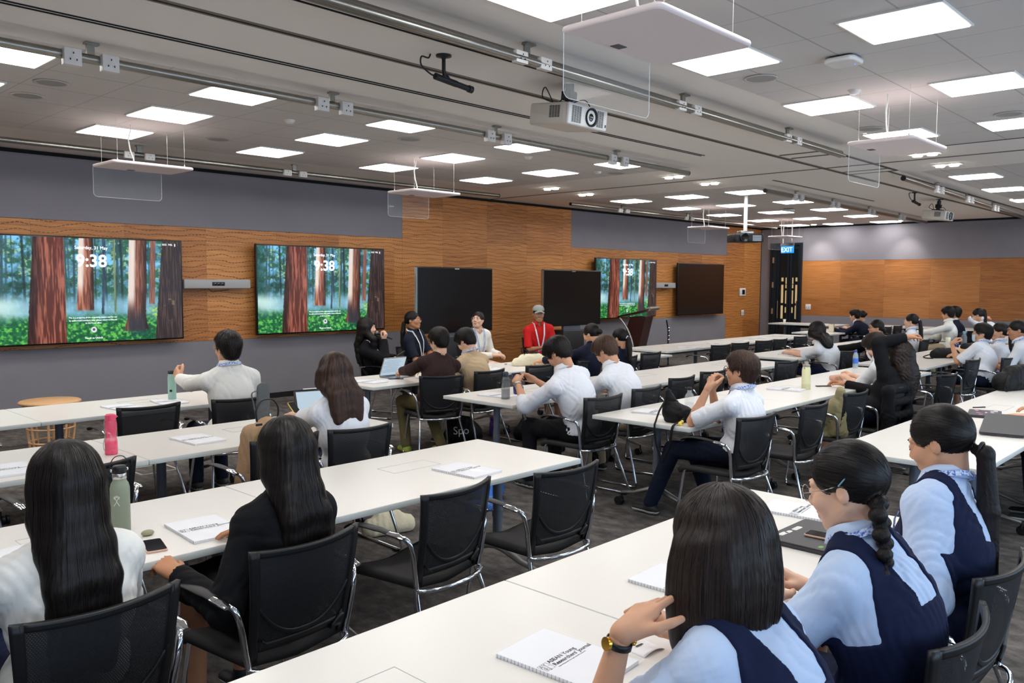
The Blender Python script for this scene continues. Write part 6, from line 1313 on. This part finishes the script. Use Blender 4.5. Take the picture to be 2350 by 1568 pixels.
phone((3.42, 5.5, .80), (R(50), 0, R(20)), 'phone in a yellow case leaning before the tablet', mat('case_yellow', (214, 190, 96), .4))
# tablets
r = empty('tablet', (3.62, 5.55, TZ0), R(-14), 'tablet with a lit page propped up before the woman in white', 'tablet')
Mx = Matrix.Rotation(R(-24), 4, 'X'); MB().rbox((0, 0, 0), (.28, .2, .008), .012, 3, Mx @ Matrix.Translation((0, 0, .105)) @ Matrix.Rotation(R(90), 4, 'X'), r2=.002).build('case', M_BLACK, r); MB().box((0, -.006, .105), (.25, .001, .175), 0, Mx).build('lit_screen', M_DOC, r); MB().cyl((-.06, .0, .215), (.09, .085*0, .215), .0045, 10).build('stylus', M_WHITEP, r); r.children[-1].location = (0, .09, -.018)
MB().box((0, .07, .008), (.26, .12, .012), .003).build('stand_flap', M_BLACK, r)
r = empty('tablet', (6.66, 8.36, .73), R(200), 'tablet with bright stickers in the lap of the speaker', 'tablet'); r.rotation_euler = (R(-32), R(12), R(205))
MB().rbox((0, 0, .1), (.24, .17, .01), .012, 3, Matrix.Translation((0, 0, .1)) @ Matrix.Rotation(R(90), 4, 'X') @ Matrix.Translation((0, 0, -.1)), r2=.003).build('case', M_BLACK, r)
for i, (x, z, c) in enumerate(((-.07, .15, (90, 190, 60)), (.0, .13, (200, 206, 200)), (.06, .15, (214, 120, 70)), (.05, .06, (206, 60, 60)), (-.04, .05, (220, 200, 120)))): MB().cyl((x, -.012, z-.0), (x, -.006, z), .02, 14).build('sticker', mat('sticker_t%d' % i, c, .5), r)
# microphone in the hand of the speaker
r = empty('hand_microphone', (6.65, 8.60, 1.09), 0, 'handheld black microphone with a silver grille at the mouth of the speaker', 'microphone')
a_, b_ = Vector((-.05, .06, .035)), Vector((.085, -.09, -.045)); d_ = (b_-a_).normalized()
MB().tube([a_+d_*.02, a_+d_*.05, b_], [.017, .0155, .011], 14).build('handle', M_BLACK, r); MB().ell(tuple(a_), (.026, .026, .026), 16, 12).build('grille', mat('mic_grille', (120, 124, 128), .45, .6, bump=.6, bscale=500), r)
# bags: soft forms
def soft(name, part, loc, build, m, label, cat, rz=0, h=.012, seed=1, amp=.006, wl=.07, ext=.4, extra=None):
    r = empty(name, loc, rz, label, cat); F = Field(V3(-ext, -ext, -.02), V3(ext, ext, ext*1.5), h); build(F); F.wrinkle(amp, wl, seed); F.wrinkle(amp*.5, wl*.45, seed+9); F.fn(lambda X, Y, Z: (Z-.002)+0*X+0*Y, neg=True)
    P, Q = F.mesh(); npmesh(part, [(P, Q, 0)], [m], r)
    if extra: extra(r)
    return r
canvas = cloth('canvas_tan', (172, 140, 108), .3, 60); cream = cloth('canvas_cream', (220, 212, 184), .3, 50); blk = cloth('nylon_black', (20, 20, 22), .25, 60, .6); greyb = cloth('canvas_grey', (92, 96, 98), .3, 120)
def bp(F):
    F.cone((-.12, 0, .08), (-.10, 0, .37), .10, .075, .03).cone((.12, 0, .08), (.10, 0, .37), .10, .075, .03).cone((0, 0, .08), (0, 0, .39), .12, .085, .03); F.cone((-.08, -.1, .1), (.08, -.1, .1), .05, .05, .04)
def bpx(r):
    MB().tube(smooth_path([(-.075, 0, .455), (-.08, 0, .52), (-.045, 0, .575), (.0, 0, .585), (.045, 0, .575), (.08, 0, .52), (.075, 0, .455)], 30), .009, 8, ry=.6).build('carry_handle', M_BLACK, r)
    MB().tube(smooth_path([(-.17, -.07, .22), (-.14, -.075, .36), (-.07, -.085, .43), (.07, -.085, .43), (.14, -.075, .36), (.17, -.07, .22)], 30), .006, 6).build('zip', mat('zip_yellow', (132, 118, 60), .5), r)
    MB().box((-.115, -.08, .45), (.045, .008, .014), .003).build('zip_pull', M_BLACK, r)
soft('backpack', 'body', (2.66, 4.60, .47), bp, canvas, 'tan backpack with a black top handle standing on a chair', 'backpack', R(5), .009, 4, extra=bpx)
soft('fabric_pouch', 'body', (2.98, 5.20, TZ0), lambda F: F.cone((0, 0, .05), (.01, 0, .3), .05, .04, .03, flat=V3(0, 1, 0), fr=.55).cone((-.02, 0, .06), (-.02, 0, .3), .045, .035, .02, flat=V3(0, 1, 0), fr=.5), greyb, 'tall grey fabric pouch standing on the second row table', 'bag', R(10), .007, 6, .005, .06, extra=lambda r: MB().tube(smooth_path([(-.05, 0, .29), (-.1, 0, .27), (-.085, 0, .2), (-.06, 0, .08)], 16), .008, 6, ry=.4).build('strap', greyb, r))
def tote(F): F.cone((-.22, 0, .03), (.2, 0, .03), .07, .07, .03).cone((-.1, .03, .07), (.12, .02, .08), .07, .06, .04).cone((.15, -.03, .05), (.27, -.02, .02), .05, .03, .03)
soft('tote_bag', 'body', (7.78, 7.02, TZ0), tote, cream, 'cream canvas tote bag slumped on the front row table', 'bag', R(-12), .012, 3, .009, .08, extra=lambda r: MB().tube(smooth_path([(-.12, 0, .13), (-.05, .04, .155), (.05, 0, .15), (.12, .03, .145)], 20), .006, 6, ry=.4).build('printed_pattern', M_INK, r))
soft('camera_bag', 'body', (5.36, 3.37, TZ0), lambda F: F.cone((-.02, 0, .06), (.05, -.04, .05), .085, .07, .03).cone((-.03, .02, .1), (-.06, .03, .23), .065, .022, .03), blk, 'black slouchy bag hanging its straps over the third row table end', 'bag', R(0), .009, 5, .007, .05,
     extra=lambda r: [MB().tube(smooth_path(p, 24), .011, 6, ry=.5).build('strap', blk, r) for p in ([(-.05, .03, .2), (-.12, .06, .1), (-.19, .05, .02), (-.222, .04, -.02), (-.222, .02, -.15), (-.222, -.03, -.27)], [(.04, -.05, .05), (-.08, -.1, .03), (-.19, -.11, .012), (-.222, -.11, -.02), (-.222, -.09, -.15), (-.222, -.03, -.27)])])
soft('handbag', 'body', (12.78, 3.62, TZ0), lambda F: F.cone((-.17, 0, .05), (.17, 0, .05), .07, .07, .02).cone((-.12, 0, .1), (.1, 0, .1), .045, .04, .03), blk, 'black bag with a flap on the right block third row', 'bag', R(-30), .013, 5, .006, .08, extra=lambda r: MB().tube(smooth_path([(-.2, .02, .06), (-.32, .05, .02), (-.38, -.06, .01), (-.3, -.1, .008)], 20), .008, 6).build('strap', blk, r))
soft('cloth_bundle', 'body', (13.45, 3.68, TZ0), lambda F: F.cone((-.28, .05, .03), (.25, -.02, .02), .07, .05, .03).cone((-.1, 0, .06), (.1, .03, .05), .06, .05, .03).cone((.25, -.05, .02), (.2, -.25, .01), .045, .03, .03), cloth('knit_tan', (196, 160, 126), .5, 40), 'crumpled tan cloth bundle behind the black bag', 'cloth', R(-20), .013, 9, .012, .07)
soft('pencil_case', 'body', (14.75, 3.75, TZ0), lambda F: F.cone((-.18, 0, .04), (.18, 0, .03), .07, .06, .03), blk, 'low black pouch on the far right table', 'bag', R(-30), .014, 5)
soft('backpack', 'body', (9.45, 2.0, TZ0), lambda F: F.cone((-.22, 0, .08), (.2, 0, .08), .10, .10, .04).cone((-.1, 0, .16), (.14, 0, .16), .08, .08, .04), blk, 'black backpack lying on the near row table at the right edge', 'backpack', R(-20), .012, 4, .009, .09, extra=lambda r: MB().tube(smooth_path([(-.2, -.05, .16), (-.3, -.1, .14), (-.36, -.12, .06), (-.33, -.1, .01)], 16), .016, 6, ry=.4).build('strap', blk, r))
soft('tote_bag', 'body', (3.6, 4.62, 0), lambda F: F.cone((-.12, 0, .05), (.14, 0, .05), .07, .07, .02).cone((-.05, .02, .1), (.08, .02, .1), .05, .05, .03), cream, 'cream tote bag lying on the carpet under the second row', 'bag', R(-15), .011, 4, .007, .09)
def lum(a): return lambda F: [F.cone((-.14*a, 0, .1*a), (.14*a, 0, .1*a), .13*a, .12*a, .04), F.cone((-.05, 0, .22*a), (.08, 0, .2*a), .1*a, .09*a, .05)]
b1 = soft('backpack', 'body', (6.25, 6.72, 0), lum(1.0), blk, 'black backpack with white letters on the carpet behind the second row column', 'backpack', R(-30), .013, 4, .009, .1, extra=lambda r: text('Spo', .12, M_WHITEP, r, (-.1, -.145, .12), (R(80), 0, 0), 'print', 'LEFT', .0008))
soft('backpack', 'body', (6.42, 4.95, 0), lum(1.15), blk, 'black backpack on the carpet beneath the phone man table', 'backpack', R(30), .013, 7, .009, .1)
soft('backpack', 'body', (6.95, 6.3, 0), lum(.8), blk, 'low black bag beside the purple bottle on the carpet', 'backpack', R(0), .014, 8, .009, .1)
soft('carrier_bag', 'body', (4.72, 4.72, 0), lambda F: F.cone((-.14, 0, .07), (.14, 0, .06), .1, .09, .03).cone((-.05, .05, .17), (.12, .02, .16), .07, .06, .04), mat('bag_blue', (26, 104, 196), .45, bump=.5, bscale=22, bdist=.01, var=.25, vscale=14), 'bright blue carrier bag on the carpet at the table gap', 'bag', R(30), .011, 2, .012, .06, extra=None)
soft('carrier_bag', 'body', (4.5, 4.55, 0), lambda F: F.cone((-.1, 0, .04), (.1, 0, .04), .06, .06, .03), mat('bag_pattern', (58, 92, 178), .5, var=.75, vscale=70), 'small blue and white patterned bag in front of the blue one', 'bag', R(-20), .011, 2, .008, .06)
# clothes on chairs
soft('folded_jumper', 'body', (7.08, 2.93, .46), lambda F: F.cone((-.05, .05, .04), (.02, -.1, .05), .08, .08, .03).cone((-.05, -.12, .08), (-.12, -.16, .42), .07, .035, .04).cone((-.1, .02, .12), (-.12, -.1, .3), .05, .045, .04), cloth('olive_knit', (150, 140, 104), .5, 50), 'olive jumper slumped on an empty chair', 'jumper', 0, .011, 4, .008, .06)
soft('draped_jacket', 'body', (7.86, 2.66, .30), lambda F: F.grid if False else [F.cone((-.21, -.06, .12), (-.2, -.06, .52), .045, .05, .03), F.cone((.2, -.06, .12), (.2, -.05, .52), .045, .05, .03), F.cone((-.19, -.08, .3), (.19, -.08, .3), .035, .035, .04), F.cone((-.2, -.05, .53), (.2, -.05, .53), .045, .045, .04), F.cone((-.17, -.09, .14), (.17, -.09, .14), .04, .04, .04), F.cone((-.14, -.08, .42), (.14, -.08, .42), .035, .035, .04)], CL['black'], 'black jacket draped over a chair back at the third row', 'jacket', R(-5), .011, 6, .007, .08)
# small things
def small(name, loc, rz, label, cat, parts, grp=None):
    r = empty(name, loc, rz, label, cat, grp)
    for nm, mb, m in parts: mb.build(nm, m, r)
    return r
small('name_card', (1.93, 1.30, TZ0), R(-5), 'folded white card tag by the elbow of the bob haired student', 'card', [('card', MB().grid(lambda u, v: ((u-.5)*.09, (v-.5)*.07, .001+.02*(1-u)*u*(1-v)*2), 10, 6, .0006), M_PAPER), ('print', MB().box((.0, .022, .0016+.004), (.03, .006, .0004)), M_INK)])
small('pen', (7.78, 1.92, TZ0), R(-35), 'dark pen above the stickered laptop', 'pen', [('barrel', MB().cyl((-.06, 0, .005), (.06, 0, .005), .005, 10), M_BLACK), ('clip', MB().box((.04, 0, .011), (.03, .003, .002)), M_STEEL)])
small('pouch', (8.93, 3.6, TZ0), R(-12), 'small rose pencil pouch by the looking down student', 'pouch', [('body', MB().rbox((0, 0, .028), (.2, .07, .055), .02, 4, r2=.018), mat('rose_pouch', (214, 164, 144), .6)), ('zip', MB().box((0, 0, .056), (.16, .004, .002)), M_STEEL)])
small('earbud_case', (1.40, 3.375, TZ0), 0, 'small olive round case by the phone', 'case', [('shell', MB().ell((0, 0, .012), (.026, .018, .012), 18, 10), mat('olive_case', (150, 148, 116), .4)), ('tab', MB().ell((.022, .01, .008), (.008, .006, .006), 10, 8), mat('olive_case', (150, 148, 116), .4))])
small('gadget', (8.83, 3.5, TZ0+.055), R(20), 'small metal gadget between the hands of the looking down student', 'gadget', [('ring', MB().tube([(.02*math.cos(a), .02*math.sin(a), .01) for a in [PI*k/8 for k in range(16)]], .004, 6, closed=True), M_STEEL), ('dial', MB().ell((0, 0, .01), (.014, .014, .006), 14, 8), M_BLACK)])
small('toy', (5.22, 3.24, TZ0), 0, 'tiny yellow toy charm at the table edge by the black bag', 'toy', [('body', MB().ell((0, 0, .016), (.02, .016, .016), 14, 10).ell((.012, -.006, .03), (.012, .012, .011), 12, 8), mat('toy_yellow', (236, 214, 90), .5)), ('spots', MB().ell((.016, -.016, .034), (.004, .003, .004), 8, 6).ell((.0, -.014, .02), (.006, .004, .005), 8, 6), mat('toy_brown', (140, 80, 40), .5))])
small('lanyard_badge', (5.52, 5.02, TZ0), R(20), 'tangled blue lanyard with a clear badge before the mug', 'lanyard', [('ribbon', MB().tube(smooth_path([(-.12, .04, .004), (-.05, .07, .008), (.02, .03, .004), (-.03, -.02, .01), (.08, -.03, .004), (.13, .04, .006), (.06, .07, .004)], 40), .007, 6, ry=.25), M_LANY), ('badge', MB().box((-.1, -.03, .003), (.1, .075, .003)), mat('badge_clear', (190, 200, 220), .1, alpha=.5)), ('clip', MB().cyl((-.04, .0, .006), (-.06, -.01, .006), .004, 8), M_STEEL)])
small('cable_loop', (6.85, 6.78, .78), 0, 'white cable loop with a plug over the table edge', 'cable', [('cable', MB().tube(smooth_path([(-.1, -.12, -.035), (-.02, -.14, .01), (.06, -.12, .02), (.1, -.1, .05)], 20), .003, 6), M_WHITEP), ('plug', MB().ell((.11, -.095, .055), (.02, .012, .014), 12, 8), M_STEEL)])
small('book', (17.85, 7.3, TZ0), R(-20), 'small brown book standing open before the navy suit', 'book', [('cover', MB().box((-.05, 0, .09), (.012, .13, .18), .002), mat('book_brown', (120, 88, 40), .6)), ('pages', MB().box((-.065, .0, .09), (.02, .12, .17)), mat('page_cream', (222, 214, 190), .7))])
small('folder', (14.05, 5.14, TZ0), R(-10), 'brown clipboard folder near the edge of the right block second row', 'folder', [('cover', MB().box((0, 0, .006), (.34, .13, .01), .002), mat('folder_brown', (110, 84, 62), .5)), ('sheet', MB().box((0, .01, .0125), (.3, .1, .002)), M_PAPER)])
fb = MB(); w_, d_ = .34, .34
for a in ((0, d_/2, w_, .02), (0, -d_/2, w_, .02), (-w_/2, 0, .02, d_), (w_/2, 0, .02, d_)): fb.box((a[0], a[1], .003), (a[2], a[3], .006))
tag(fb.build('floor_box_frame', mat('floor_box', (176, 170, 160), .5), None, (3.3, 7.8, 0)), 'square metal floor box frame set in the carpet near the front left row', 'floor box')
